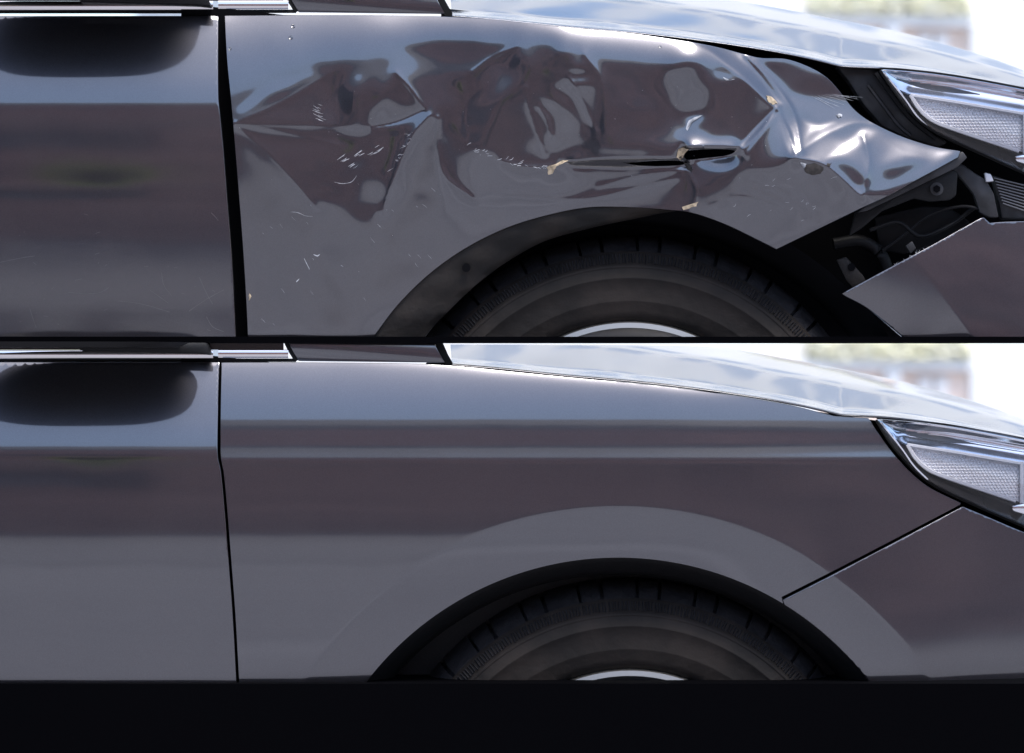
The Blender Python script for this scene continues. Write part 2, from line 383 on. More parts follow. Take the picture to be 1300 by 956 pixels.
# ---- the crumpled fender: panels of the buckled sheet, each with the way it faces (elevation, azimuth) in degrees
SKY, SKL, BRK, GRD, GRH = 24, 12, 3.0, -5.5, -11
DENTS = [   # polygon, elevation, azimuth, edge softness
    # left: bowed skin between the door gap and the first dent
    ([(300, 140), (345, 106), (400, 90), (404, 95), (350, 116), (304, 152)], 16, 0, 5),
    ([(300, 152), (340, 121), (400, 95), (470, 74), (520, 66), (560, 72), (590, 100), (585, 130), (550, 160), (470, 160)], BRK, 2, 9),
    ([(500, 58), (545, 50), (600, 50), (640, 62), (615, 82), (575, 88), (530, 72)], 2.5, -18, 8),
    ([(418, 128), (426, 106), (446, 97), (456, 104), (452, 135), (454, 158), (432, 156), (422, 148)], 2.5, -22, 4),
    ([(503, 92), (520, 112), (538, 138), (520, 148), (474, 160), (474, 142), (486, 120)], GRH, 4, 3),
    ([(297, 154), (350, 153), (420, 156), (470, 161), (540, 160), (520, 176), (460, 170), (405, 182), (350, 180), (312, 167)], GRD, 0, 3),
    ([(300, 163), (345, 181), (400, 260), (330, 330), (305, 300)], -5.5, -6, 20),
    ([(312, 171), (350, 182), (405, 184), (470, 170), (508, 180), (495, 215), (478, 275), (466, 296), (430, 266), (396, 246), (362, 212)], BRK - 1, 2, 18),
    ([(388, 238), (404, 246), (414, 262), (400, 260)], 2, -15, 5),
    # big central dent
    ([(530, 96), (575, 130), (600, 82), (642, 58), (702, 54), (744, 68), (768, 108), (772, 160), (758, 186), (700, 206), (640, 206), (596, 180), (578, 150)], BRK, 0, 5),
    ([(594, 128), (642, 102), (626, 72), (660, 58), (674, 92), (642, 120), (632, 150), (610, 184), (590, 176), (580, 142)], 2.0, -21, 6),
    ([(579, 130), (600, 92), (622, 74), (640, 86), (632, 104), (604, 124)], 3.4, -6, 4),
    ([(634, 130), (656, 112), (668, 142), (660, 156), (636, 150)], 3.0, -8, 4),
    ([(608, 184), (636, 156), (662, 156), (692, 196), (672, 212), (640, 204)], 2.4, -4, 4),
    ([(676, 186), (690, 180), (700, 198), (694, 212), (682, 204)], 0, -16, 3),
    # stepped bright facets in the middle of the dent
    ([(702, 98), (710, 67), (724, 72), (714, 96)], -24, -6, 3),
    ([(716, 86), (746, 90), (754, 112), (757, 166), (742, 160), (724, 124), (704, 112)], -25, 4, 4),
    ([(720, 100), (746, 98), (748, 107), (724, 106)], 14, 4, 2.5),
    ([(679, 150), (684, 134), (704, 127), (722, 140), (742, 166), (722, 176), (694, 176)], -16, -5, 5),
    ([(681, 142), (690, 132), (698, 150), (702, 172), (692, 170)], 16, -10, 3),
    ([(690, 177), (742, 168), (758, 178), (762, 194), (742, 200), (712, 190), (698, 196)], GRH, 0, 3),
    ([(714, 192), (738, 188), (744, 200), (722, 202)], 3, 0, 3),
    # grey folds left of the groove
    ([(578, 140), (566, 134), (548, 140), (524, 172), (506, 208), (484, 268), (479, 284), (497, 276), (520, 254), (540, 228), (562, 246), (604, 262), (664, 260), (704, 252), (766, 238), (704, 214), (660, 213), (640, 206), (612, 192), (596, 182)], -8.5, 0, 4),
    ([(560, 140), (576, 146), (588, 186), (580, 240), (560, 236), (552, 180)], -6, -10, 4),
    ([(524, 176), (546, 148), (548, 178), (520, 244), (486, 276), (508, 212)], -10, 8, 4),
    ([(526, 236), (546, 226), (600, 252), (700, 250), (700, 262), (600, 268), (548, 256)], -13, 0, 5),
    ([(488, 266), (545, 236), (604, 264), (560, 302), (505, 312)], -8, 0, 14),
    # skin over the groove, groove, skin under it
    ([(764, 184), (866, 190), (872, 202), (720, 205), (746, 196)], GRD - 2, 0, 4),
    ([(712, 206), (760, 203.5), (870, 201), (880, 206), (870, 210), (790, 212.5), (730, 211)], -70, 0, 1.6),
    ([(710, 216), (880, 212), (880, 234), (740, 240), (690, 226)], -12, 0, 7),
    ([(640, 240), (880, 232), (900, 244), (872, 266), (640, 272)], -7.5, 0, 6),
    # right bulge and pocket
    ([(770, 90), (850, 84), (852, 140), (790, 140)], 6.2, 3, 12),
    ([(772, 140), (852, 140), (866, 186), (774, 180)], 2.5, 3, 12),
    ([(850, 92), (868, 76), (890, 80), (898, 120), (894, 160), (866, 164), (852, 130)], -27, -2, 11),
    ([(868, 148), (892, 142), (896, 152), (876, 166)], 5.5, -4, 4),
    ([(898, 80), (930, 86), (962, 110), (982, 130), (960, 156), (938, 180), (900, 170)], 1.5, 8, 6),
    ([(904, 92), (938, 94), (936, 103), (912, 102)], 15, 0, 2.5),
    ([(868, 178), (940, 178), (944, 187), (872, 186)], 22, 0, 3),
    ([(870, 187), (938, 188), (930, 197), (888, 202), (868, 203)], -66, 0, 1.8),
    ([(884, 206), (930, 198), (946, 184), (954, 190), (940, 212), (914, 217)], SKY, 4, 3),
    # ridge running down from the bonnet edge
    ([(880, 54), (930, 64), (950, 78), (992, 132), (984, 134), (940, 94), (910, 72)], 38, 12, 4),
    ([(952, 72), (985, 108), (1008, 140), (1012, 166), (992, 136), (962, 96)], 9, 12, 4),
    ([(948, 68), (966, 84), (1006, 126), (1020, 160), (1020, 196), (1012, 190), (1008, 142), (984, 110)], 37, 13, 4),
    ([(958, 74), (1000, 74), (1040, 92), (1066, 114), (1040, 124), (1006, 118), (976, 88)], -1, 9, 6),
    ([(1006, 120), (1050, 124), (1086, 136), (1100, 150), (1060, 154), (1030, 156)], 15, 8, 7),
    ([(900, 60), (932, 70), (962, 96), (984, 128), (978, 132), (950, 104), (920, 82)], 44, 14, 5),
    ([(1016, 150), (1040, 158), (1060, 154), (1034, 168), (1014, 192), (1008, 178)], 36, 14, 6),
    ([(1098, 160), (1112, 168), (1102, 180), (1080, 190), (1050, 200), (1076, 182)], 36, 10, 6),
    ([(1128, 176), (1170, 186), (1214, 190), (1190, 200), (1150, 194)], 35, 14, 6),
    # cone below the torn corner
    ([(985, 138), (996, 160), (1002, 200), (996, 222), (956, 222), (942, 200), (966, 168)], 4.5, -4, 6),
    ([(938, 186), (962, 160), (984, 138), (986, 146), (962, 178), (948, 198)], 36, 4, 3),
    ([(988, 140), (1004, 162), (1014, 194), (1002, 202), (994, 168)], 32, 12, 3),
    # bright folded tongue pointing at the headlight
    ([(1002, 202), (1022, 176), (1050, 160), (1085, 153), (1112, 152), (1140, 168), (1228, 188), (1186, 216), (1140, 236), (1100, 252), (1090, 246), (1050, 208)], 28, 8, 5),
    ([(1046, 206), (1076, 200), (1090, 212), (1104, 236), (1080, 238)], 6, 2, 6),
    ([(1052, 168), (1090, 156), (1094, 164), (1066, 178)], 11, -4, 6),
    ([(1096, 178), (1106, 172), (1122, 190), (1116, 236), (1100, 248), (1104, 206)], 12, 10, 6),
    ([(1120, 212), (1170, 198), (1182, 208), (1140, 232), (1120, 236)], 5, 10, 7),
    # flap under it
    ([(896, 246), (950, 218), (1000, 205), (1046, 210), (1092, 250), (1140, 238), (1095, 264), (985, 318), (900, 282), (872, 268)], -7, 3, 4),
    # lower skin left of the wheel
    ([(330, 300), (400, 262), (470, 300), (560, 300), (520, 360), (460, 427), (320, 427)], -4.5, 0, 22),
    ([(318, 330), (345, 340), (420, 427), (385, 427), (318, 372)], -3, -7, 9),
    ([(380, 300), (398, 310), (420, 350), (430, 372), (404, 350)], -6, 10, 8),
    ([(500, 280), (600, 262), (660, 275), (560, 330), (510, 330)], -7.5, 2, 14),
]
xt = gx[0]
TOPX = np.interp(xt, [285, 520, 640, 720, 800, 880, 950, 1000], [14, 16, 23, 33, 40, 51, 66, 72])
BX_ = np.interp(xt, [275, 297, 320, 365, 420, 480, 545, 600, 640, 700, 745, 780, 830, 880, 920, 960, 1000], [170, 152, 127, 103, 86, 72, 62, 62, 60, 60, 70, 92, 100, 92, 96, 112, 128])
BX_ = blur(np.repeat(BX_[None], 3, 0), 9)[1]
tt = np.clip((gy - TOPX[None]) / (BX_ - TOPX)[None], 0, 1.0)
e_sh = 31 * (1 - tt) ** 1.1 + 5.5 * tt
wsh = sstep(276, 292, gx) * (1 - sstep(985, 1010, gx)) * (1 - sstep(-2, 14, gy - BX_[None]))
e = (e0 - 2.2 * sstep(190, 250, gy)) * (1 - wsh) + e_sh * wsh; a = np.degrees(np.arctan(np.gradient(ycurve(gx), axis=1)))
for pass_ in (0, 1):
  if pass_: e = blur(e, 4.5); a = blur(a, 4.5)
  for poly, el, az, sf in DENTS:
    if (abs(el) > 30) != bool(pass_): continue
    p = np.array(poly, float); x0, y0 = p.min(0) - sf - 3; x1, y1 = p.max(0) + sf + 3
    i0, i1 = max(0, int(x0 - GX0)), min(GW, int(x1 - GX0)); j0, j1 = max(0, int(y0 - GY0)), min(GH, int(y1 - GY0))
    w = sstep(-sf, sf, sdf(gx[j0:j1, i0:i1], gy[j0:j1, i0:i1], p))
    e[j0:j1, i0:i1] = e[j0:j1, i0:i1] * (1 - w) + el * w
    a[j0:j1, i0:i1] = a[j0:j1, i0:i1] * (1 - w) + az * w
crz = sstep(330, 400, gx) * (1 - sstep(1040, 1110, gx)) * sstep(50, 90, gy) * (1 - sstep(255, 290, gy))
e += (.9 + 1.3 * crz) * wav * sstep(296, 330, gx) + (.35 + .9 * crz) * wav2 * sstep(296, 330, gx)
H_dent = integrate(e, a, .42)
H_dent -= np.mean(H_dent[60:400, 480:700]) - np.mean(H_fend[60:400, 480:700])
def ridge(pts, amp, wid):          # raised (or sunken) pinch line
    global H_dent
    d = segdist(gx, gy, pts); H_dent = H_dent + amp * np.exp(-(d / wid)) * (d < wid * 6)
ridge(spline([(545, 148), (524, 172), (508, 206), (486, 268)]), 2.4, 6)
ridge(spline([(556, 150), (556, 190), (566, 225), (600, 252)]), 2.4, 5)
ridge(spline([(640, 206), (668, 213), (700, 211)]), 2.0, 5)
ridge(spline([(722, 100), (738, 128), (756, 168)]), 1.4, 4)
ridge(spline([(985, 138), (968, 164), (942, 190)]), 2.2, 4)
ridge(spline([(988, 138), (1000, 165), (1010, 200)]), 2.0, 4)
ridge(spline([(948, 70), (985, 106), (1010, 148), (1016, 192)]), 2.4, 5)
ridge(spline([(1098, 172), (1104, 206), (1096, 246)]), 2.5, 6)
ridge(line([(868, 190), (864, 204)]), -8, 3)
for (x1, q1, am) in ((420, 92, .5), (470, 161, .4), (430, 184, .3), (400, 262, .5)):
    ridge(spline([(297, 157), (297 + (x1 - 297) * .5, 157 + (q1 - 157) * .42), (x1, q1)]), am, 4)
ridge(spline([(503, 92), (522, 114), (539, 138)]), 1.0, 2.5); ridge(spline([(474, 160), (505, 154), (538, 140)]), -1.2, 3)
ridge(spline([(600, 92), (624, 74), (655, 60)]), .9, 4); ridge(spline([(668, 112), (672, 140), (692, 196)]), 1.0, 3)
ridge(spline([(684, 136), (694, 152), (700, 174)]), 1.8, 3); ridge(spline([(742, 70), (764, 108), (768, 170)]), 1.2, 6)
ridge(spline([(1006, 202), (1046, 209), (1094, 250)]), 2.0, 3); ridge(spline([(1010, 196), (1060, 166), (1110, 156), (1220, 189)]), 1.6, 9)
ridge(spline([(760, 236), (820, 222), (872, 214)]), .7, 4); ridge(spline([(640, 250), (740, 252), (860, 226)]), .8, 5)
ridge(spline([(872, 216), (884, 240), (880, 262)]), 1.0, 4)
for k in range(7):
    ridge(spline([(900 + 14 * k, 262 - 5 * k), (940 + 12 * k, 250 - 2 * k), (990 + 8 * k, 262 + 2 * k)]), .35 * (-1) ** k, 5)

# ------------------------------------------------------------------ panel builder
def panel(name, outline, H, dq, y0, mat, parent, res=3.0, depth=.012, yoff=0.0, zoff=0.0, holes=(), crisp=True):
    """sheet metal: exact outline, skin following the height map, rolled edge and a return flange"""
    P = np.asarray(outline, float)
    x0, q0 = P.min(0); x1, q1 = P.max(0)
    X, Q = np.meshgrid(np.arange(x0 + res / 2, x1, res), np.arange(q0 + res / 2, q1, res * .9))
    X[::2] += res / 2; X = X.ravel(); Q = Q.ravel()
    k = inside(X, Q, P); X, Q = X[k], Q[k]
    k = segdist(X, Q, P, True) > res * .55; X, Q = X[k], Q[k]
    tn = np.roll(P, -1, 0) - np.roll(P, 1, 0); tn /= np.hypot(tn[:, 0], tn[:, 1])[:, None] + 1e-9
    sg = 1 if .5 * np.sum(P[:, 0] * np.roll(P[:, 1], -1) - np.roll(P[:, 0], -1) * P[:, 1]) > 0 else -1
    ins = P + sg * np.stack([-tn[:, 1], tn[:, 0]], 1) * .9
    k = inside(ins[:, 0], ins[:, 1], P) & (segdist(ins[:, 0], ins[:, 1], P, True) > .6); X = np.concatenate([X, ins[k, 0]]); Q = np.concatenate([Q, ins[k, 1]])
    for hl in holes:
        k = ~inside(X, Q, hl) & (segdist(X, Q, hl, True) > res * .5); X, Q = X[k], Q[k]
    co = [Vector(p) for p in P]; n = len(P); ced = []
    for hl in holes:
        b0 = len(co); co += [Vector(p) for p in hl]; ced += [(b0 + i, b0 + (i + 1) % len(hl)) for i in range(len(hl))]
    co += [Vector(p) for p in zip(X, Q)]
    area = .5 * np.sum(P[:, 0] * np.roll(P[:, 1], -1) - np.roll(P[:, 0], -1) * P[:, 1])
    ring = list(range(n)) if area > 0 else list(range(n))[::-1]
    res_ = delaunay_2d_cdt(co, ced, [ring], 1, 1e-4)
    V = np.array([tuple(v) for v in res_[0]]); F = [list(f) for f in res_[2]]
    for hl in holes:
        cen = np.array([V[f].mean(0) for f in F]); k = inside(cen[:, 0], cen[:, 1], hl); F = [f for f, d_ in zip(F, k) if not d_]
    s = (D + y0) / D
    def W(px, q, y): return np.stack([(px - 650) / 1000 * s, y0 + y, ZC + (478 - q - dq) / 1000 * s + zoff], -1)
    h = sample(H, V[:, 0], V[:, 1]) / 1000
    pts = W(V[:, 0], V[:, 1], -h + yoff)
    cnt = {}
    for f in F:
        for u, v in zip(f, f[1:] + f[:1]):
            key = (min(u, v), max(u, v)); cnt[key] = cnt.get(key, 0) + 1
    bnd = {}
    for f in F:
        for u, v in zip(f, f[1:] + f[:1]):
            if cnt[(min(u, v), max(u, v))] == 1: bnd[u] = v
    idx = list(bnd.keys()); nxt = [bnd[u] for u in idx]; prv = {v: u for u, v in bnd.items()}
    N = len(pts); extra = []; rid = {u: k for k, u in enumerate(idx)}
    rings = [(0.25, .0003), (.5, .0012), (.5, depth)]
    for off, dy in rings:
        for u in idx:
            pa = V[prv.get(u, u)]; pb = V[bnd[u]]; t = pb - pa; L = np.hypot(*t) + 1e-9
            nrm = np.array([t[1], -t[0]]) / L
            q = V[u] + nrm * off * ORI
            extra.append(W(q[0], q[1], -h[u] + yoff + dy))
    m = len(idx); faces = [f for f in F]
    for k, u in enumerate(idx):
        v = bnd[u]
        if v not in rid: continue
        lay = [u] + [N + r * m + k for r in range(3)]; lav = [v] + [N + r * m + rid[v] for r in range(3)]
        for r in range(3): faces.append([lay[r], lay[r + 1], lav[r + 1], lav[r]])
    allp = np.concatenate([pts, np.array(extra)]) if extra else pts
    o = from_data(name, allp, faces, mat, parent, True)
    bm = bmesh.new(); bm.from_mesh(o.data); bmesh.ops.recalc_face_normals(bm, faces=bm.faces[:])
    # make sure the skin faces the street
    bm.faces.ensure_lookup_table()
    c = sum(f.normal.y * f.calc_area() for f in bm.faces)
    if c > 0: bmesh.ops.reverse_faces(bm, faces=bm.faces[:])
    bm.to_mesh(o.data); bm.free()
    o.data.set_sharp_from_angle(angle=R(60))
    if not crisp: return o
    ev = np.zeros(len(o.data.edges) * 2, int); o.data.edges.foreach_get('vertices', ev); ev = ev.reshape(-1, 2)
    sa = o.data.attributes.get('sharp_edge') or o.data.attributes.new('sharp_edge', 'BOOLEAN', 'EDGE')
    bset = {k_ for k_, c_ in cnt.items() if c_ == 1}
    cur = np.zeros(len(ev), bool); sa.data.foreach_get('value', cur)
    cur |= np.array([(min(p_), max(p_)) in bset for p_ in ev.tolist()]); sa.data.foreach_set('value', cur)
    return o
ORI = 1
def lathe(name, prof_, cx, cz, a0, a1, n, mat, parent, sharp=30):
    """profile (radius, y) swept round the wheel axle between two angles"""
    v = []; f = []
    k = len(prof_)
    for i in range(n + 1):
        t = a0 + (a1 - a0) * i / n
        for (r, y) in prof_: v.append((cx + r * math.cos(t), y, cz + r * math.sin(t)))
    for i in range(n):
        for j in range(k - 1): f.append([i * k + j, i * k + j + 1, (i + 1) * k + j + 1, (i + 1) * k + j])
    return from_data(name, v, f, mat, parent, True, sharp)
def cut(o, zlo, zhi):
    bm = bmesh.new(); bm.from_mesh(o.data)
    for z, nn in ((zlo, (0, 0, -1)), (zhi, (0, 0, 1))):
        if z is None: continue
        bmesh.ops.bisect_plane(bm, geom=bm.verts[:] + bm.edges[:] + bm.faces[:], plane_co=(0, 0, z), plane_no=nn, clear_outer=True)
    bm.to_mesh(o.data); bm.free()
def strip(name, path, widths, y, mat, parent, T, thick=.004, bev=True):
    """flat-backed bar along a photo-space path, raised in the middle"""
    v = []; f = []; n = len(path); p = np.asarray(path, float)
    if np.isscalar(widths): widths = [widths] * n
    if np.isscalar(y): y = [y] * n
    for i in range(n):
        t = p[min(i + 1, n - 1)] - p[max(i - 1, 0)]; t /= np.hypot(*t) + 1e-9; nn = np.array([-t[1], t[0]]); w = widths[i] / 2
        for (k, dy) in ((-1, thick), (-1, thick * .35), (-.6, 0), (.6, 0), (1, thick * .35), (1, thick)):
            q = p[i] + nn * w * k; v.append(T(q[0], q[1], y[i] + dy))
    for i in range(n - 1):
        for j in range(5): f.append([i * 6 + j, i * 6 + j + 1, i * 6 + j + 7, i * 6 + j + 6])
        f.append([i * 6 + 5, i * 6, i * 6 + 6, i * 6 + 11])
    f.append([0, 1, 2, 3, 4, 5]); f.append([(n - 1) * 6 + j for j in (5, 4, 3, 2, 1, 0)])
    o = from_data(name, v, f, mat, parent, True, 40)
    return o
def slab(name, poly, y0, y1, mat, parent, T, bev=.0015):
    """solid plate with a photo-space outline between two depths"""
    bm = bmesh.new(); vs = [bm.verts.new(T(p[0], p[1], y0)) for p in poly]
    fc = bm.faces.new(vs); r = bmesh.ops.extrude_face_region(bm, geom=[fc])
    top = [g for g in r['geom'] if isinstance(g, bmesh.types.BMVert)]
    for g, p in zip(top, poly): pass
    for g in top: g.co.y += (y1 - y0)
    bmesh.ops.recalc_face_normals(bm, faces=bm.faces[:])
    if bev: bmesh.ops.bevel(bm, geom=[e_ for e_ in bm.edges if not e_.is_boundary], offset=bev, segments=2, affect='EDGES', profile=.5)
    return from_bm(name, bm, mat, parent, True, 40)

# ------------------------------------------------------------------ the two cars
def build_car(dq, y0, damaged):
    s0 = (D + y0) / D
    def T(px, q, y=0):           # photo pixel on the body side -> metres; y is depth behind the side
        k = (D + y0 + y) / D
        return Vector(((px - 650) / 1000 * k, y0 + y, ZC + (478 - q - dq) / 1000 * k))
    qlo = 427.5 if damaged else 424.5
    qhi = None if damaged else -8.0
    car = empty('car', T(650, qlo, .1))
    if damaged: tag(car, 'dark grey car with crumpled front fender and hanging bumper, above the black board', 'car')
    else: tag(car, 'dark grey car with smooth undamaged fender, below the black board', 'car')
    parts = []
    paint = M['paint_used'] if damaged else M['paint']
    def add(o):
        parts.append(o); return o
    # ---------------- door
    if damaged: redge = spline([(274, 17), (275, 60), (276, 100), (277, 128), (279, 145), (283, 185), (288, 250), (294, 330), (298.5, 429)])
    else: redge = spline([(275.5, 17), (275.5, 100), (276, 136), (280, 155), (284.5, 200), (290, 270), (295, 340), (299.5, 429)])
    dout = joinpts(line([(-60, 17), (274, 17)], 12), redge, line([(298, 429), (-60, 429), (-60, 17)], 12))
    door = add(panel('door', dout, H_door, dq, y0, paint, car, 4.0, .02, crisp=False))
    # ---------------- fender
    htop = spline([(279 if not damaged else 283.5, 17.5), (400, 17.5), (520, 19), (580, 22), (640, 28), (720, 36), (800, 43.5), (880, 52.5), (960, 64), (1010, 73), (1040, 80.5), (1062, 86)])
    if not damaged:
        left = spline([(303.5, 429), (299, 340), (294, 270), (288.5, 200), (284, 155), (280.5, 138), (279.8, 100), (279.5, 17.5)])
        arch = [(ARC[0] + 403 * math.cos(t), ARC[1] - 403 * math.sin(t)) for t in np.linspace(R(58.6), R(143.7), 80)]
        fo = joinpts(htop, line([(1062, 86), (1075, 87), (1105, 88.5)]),
                     spline([(1106, 89), (1120, 110), (1136, 132), (1158, 156), (1184, 177), (1226, 198)]),
                     line([(1225, 199.5), (993, 315.5)]), arch, line([(458, 429), (303.5, 429)]), left)
        fender = add(panel('fender', fo, H_fend_ok, dq, y0, paint, car, 3.2, .014))
    else:
        left = spline([(314, 429), (312, 380), (308, 310), (303, 240), (298, 175), (294, 130), (288, 75), (283.5, 17.5)])
        top = spline([(283.5, 17.5), (400, 17.5), (520, 19), (580, 21.5), (640, 26), (720, 36), (800, 43), (880, 55), (920, 62), (948, 69), (968, 73), (1000, 74), (1030, 84), (1052, 97), (1068, 114), (1082, 132), (1096, 145), (1116, 157), (1150, 172), (1190, 184), (1224, 189.5)])
        low = joinpts(line([(1224, 190), (1221, 197)], 3), spline([(1221, 197), (1190, 214), (1160, 230), (1130, 247), (1095, 263)]), line([(1095, 263), (986, 316)]),
                      spline([(986, 316), (960, 303), (920, 284), (880, 270), (850, 266), (800, 262.5), (745, 263), (690, 274), (640, 290), (590, 315), (545, 347), (505, 386), (472, 429)]))
        fo = joinpts(top, low, line([(472, 429), (314, 429)]), left)
        holes = [spline([(790, 207), (826, 204), (864, 203), (874, 206.5), (864, 209.5), (836, 211), (808, 210), (790, 207)], 4)[:-1],
                 spline([(872, 191), (900, 189.5), (932, 191), (924, 197), (892, 201), (871, 203), (868, 197), (872, 191)], 3)[:-1]]
        fender = add(panel('fender', fo, H_dent, dq, y0, paint, car, 2.2, .018, holes=holes))
        def S(px, q, lift):
            return T(px, q, -float(sample(H_dent, np.array([px]), np.array([q]))[0]) / 1000 - lift)
        # scratches down to the primer: slivers too fine to count
        bm = bmesh.new()
        def sliver(pts, w):
            n = len(pts); L = []; Rr = []
            for i, p in enumerate(pts):
                t = np.array(pts[min(i + 1, n - 1)]) - np.array(pts[max(i - 1, 0)]); t = t / (np.hypot(*t) + 1e-9)
                ww = .62 * w * (math.sin(math.pi * (i + .3) / (n - .4)) ** .6) / 2 * random.uniform(.6, 1.2)
                L.append(bm.verts.new(S(p[0] - t[1] * ww, p[1] + t[0] * ww, .0006))); Rr.append(bm.verts.new(S(p[0] + t[1] * ww, p[1] - t[0] * ww, .0006)))
            for i in range(n - 1): bm.faces.new([L[i], L[i + 1], Rr[i + 1], Rr[i]])
        def scratch(x0, q0, x1, q1, w=1.0, bow=2):
            mx, my = (x0 + x1) / 2 + random.uniform(-bow, bow), (q0 + q1) / 2 + random.uniform(-bow, bow)
            sliver(spline([(x0, q0), (mx, my), (x1, q1)], 2), w)
        for k in range(11):
            x, q = 400 + random.uniform(-4, 5), 132 + k * 2.0
            scratch(x, q, x + random.uniform(5, 11), q + random.uniform(2, 5), .7, .6)
        for (x, q, n_) in ((431, 203, 5), (452, 200, 4), (470, 197, 3), (446, 212, 3), (480, 190, 3), (491, 215, 2)):
            for k in range(n_):
                x2, q2 = x + random.uniform(-5, 5), q + random.uniform(-3, 3); L_ = random.uniform(3, 11)
                scratch(x2, q2, x2 + L_, q2 - L_ * random.uniform(.5, .8), random.uniform(.4, 1.5), .5)
        sliver(spline([(424, 231), (434, 233), (446, 231), (453, 223)], 2), 1.0)
        sliver(spline([(369, 269), (378, 270), (388, 274), (397, 275)], 2), .9)
        sliver(spline([(386, 328), (390, 336), (393, 342)], 2), 1.8); sliver(spline([(398, 323), (403, 325), (406, 323)], 2), 2.6)
        sliver(spline([(376, 358), (380, 354)], 2), 1.8)
        for k in range(26): # along the pinch under the big dent
            u = random.random(); x = 592 + u * 100; q = 186 + 26 * math.sin(u * 1.55) + random.uniform(-3, 3)
            scratch(x, q, x + random.uniform(2, 7), q + random.uniform(-4, 3), random.uniform(.6, 1.5), 1)
        for k in range(14):
            u = random.random(); x = 524 - u * 20 + random.uniform(-3, 3); q = 168 + u * 40
            scratch(x, q, x - random.uniform(2, 7), q + random.uniform(-1, 3), .7, 1)
        for k in range(30):
            x = random.uniform(330, 560); q = random.uniform(230, 415)
            if math.hypot(x - ARC[0], q - ARC[1]) < 420: continue
            L_ = random.uniform(1, 6); scratch(x, q, x + L_, q + L_ * random.uniform(.6, 1.4), random.uniform(.3, .7), .4)
        for k in range(16):
            x = random.uniform(930, 1080); q = random.uniform(225, 290)
            scratch(x, q, x + random.uniform(2, 9), q - random.uniform(0, 4), .6, 1)
        for k in range(7): scratch(1030 + k * 4, 122 - k * .5, 1060 + k * 6, 138 - k * 2.4, .5, 1)
        for k in range(40):
            x = random.uniform(300, 1000); q = random.uniform(100, 250); r_ = random.uniform(.4, .9)
            scratch(x, q, x + r_, q + r_, r_, .1)
        sc = from_bm('paint_scratches', bm, M['primer'], fender, False); tag(sc, kind='stuff'); add(sc)
        def chip(poly, mat, nm='paint_chip', lift=.0009):
            bm = bmesh.new(); c = np.mean(poly, 0)
            rough = []
            for i in range(len(poly)):
                p, q = np.array(poly[i]), np.array(poly[(i + 1) % len(poly)])
                for t in (0, .33, .66): rough.append(p + (q - p) * t + rng.normal(0, .5, 2))
            vs = [bm.verts.new(S(p[0], p[1], lift)) for p in rough]; m_ = bm.verts.new(S(c[0], c[1], lift + .0012))
            for i in range(len(vs)): bm.faces.new([vs[i], vs[(i + 1) % len(vs)], m_])
            add(from_bm(nm, bm, M[mat], fender, True))
        chip([(694, 213), (700, 210), (716, 204), (724, 203), (706, 211), (702, 220), (696, 222)], 'filler')
        chip([(861, 190), (868, 187), (874, 189), (868, 198), (864, 204), (859, 200)], 'filler')
        chip([(973, 121), (979, 123), (988, 131), (981, 133), (975, 128)], 'filler')
        chip([(874, 153), (882, 148), (892, 147), (884, 151), (877, 156), (873, 166), (871, 164)], 'primer')
        chip([(917, 99), (926, 101), (933, 101), (924, 103)], 'primer')
        chip([(1016, 206), (1024, 208), (1022, 214), (1019, 212)], 'primer')
        chip([(1022, 209), (1034, 207), (1046, 213), (1042, 221), (1030, 222), (1022, 219)], 'darkchip')
        chip([(1050, 207), (1056, 207), (1054, 212), (1050, 211)], 'darkchip')
        chip([(868, 206), (874, 208), (880, 214), (878, 219), (872, 214)], 'darkchip')
        chip([(866, 262), (886, 256), (884, 262), (868, 267)], 'filler')
        chip([(1062, 146), (1067, 144.5), (1070, 147), (1065, 149.5)], 'primer')
        chip([(316, 372), (318.5, 374), (318, 382), (316, 381)], 'filler')
        # rain drops on the upper skin
        for (x, q, r_) in ((372, 33.5, 2.6), (369, 48, 2.8), (292, 62, 2.0), (838, 60, 2), (498, 300, 1.6)):
            bm = bmesh.new(); bmesh.ops.create_uvsphere(bm, u_segments=14, v_segments=10, radius=r_ / 1000)
            c = S(x, q, 0.0)
            for v in bm.verts: v.co = Vector((v.co.x, v.co.y * .55, v.co.z)) + c
            add(from_bm('water_drop', bm, M['lens_drop'], fender))
    if damaged:
        bm = bmesh.new()
        def scuff(pts, w):
            n_ = len(pts); L = []; R_ = []
            for i, p in enumerate(pts):
                t = np.array(pts[min(i + 1, n_ - 1)]) - np.array(pts[max(i - 1, 0)]); t = t / (np.hypot(*t) + 1e-9); ww = w / 2 * random.uniform(.5, 1)
                for side, lst in ((1, L), (-1, R_)):
                    x, q = p[0] - side * t[1] * ww, p[1] + side * t[0] * ww
                    lst.append(bm.verts.new(T(x, q, -float(sample(H_door, np.array([x]), np.array([q]))[0]) / 1000 - .0005)))
            for i in range(n_ - 1): bm.faces.new([L[i], L[i + 1], R_[i + 1], R_[i]])
        for p in ([(86, 371), (110, 373), (128, 371), (138, 365)], [(205, 346), (208, 362), (218, 376)], [(253, 352), (262, 372), (270, 386)], [(0, 333), (30, 327), (44, 325)], [(262, 402), (270, 415), (284, 421)],
                  [(150, 382), (180, 386), (215, 396)], [(268, 270), (274, 276), (277, 280)], [(38, 392), (42, 405), (46, 416)], [(95, 356), (104, 354)], [(190, 368), (214, 385)], [(240, 395), (262, 380), (284, 368)]):
            scuff(spline(p, 4), .8)
        for k in range(24):
            x, q = random.uniform(20, 290), random.uniform(260, 420); scuff([(x, q), (x + random.uniform(1, 6), q + random.uniform(-3, 3))], .6)
        tag(add(from_bm('scuff_marks', bm, M['scuff'], door, False)), kind='stuff')
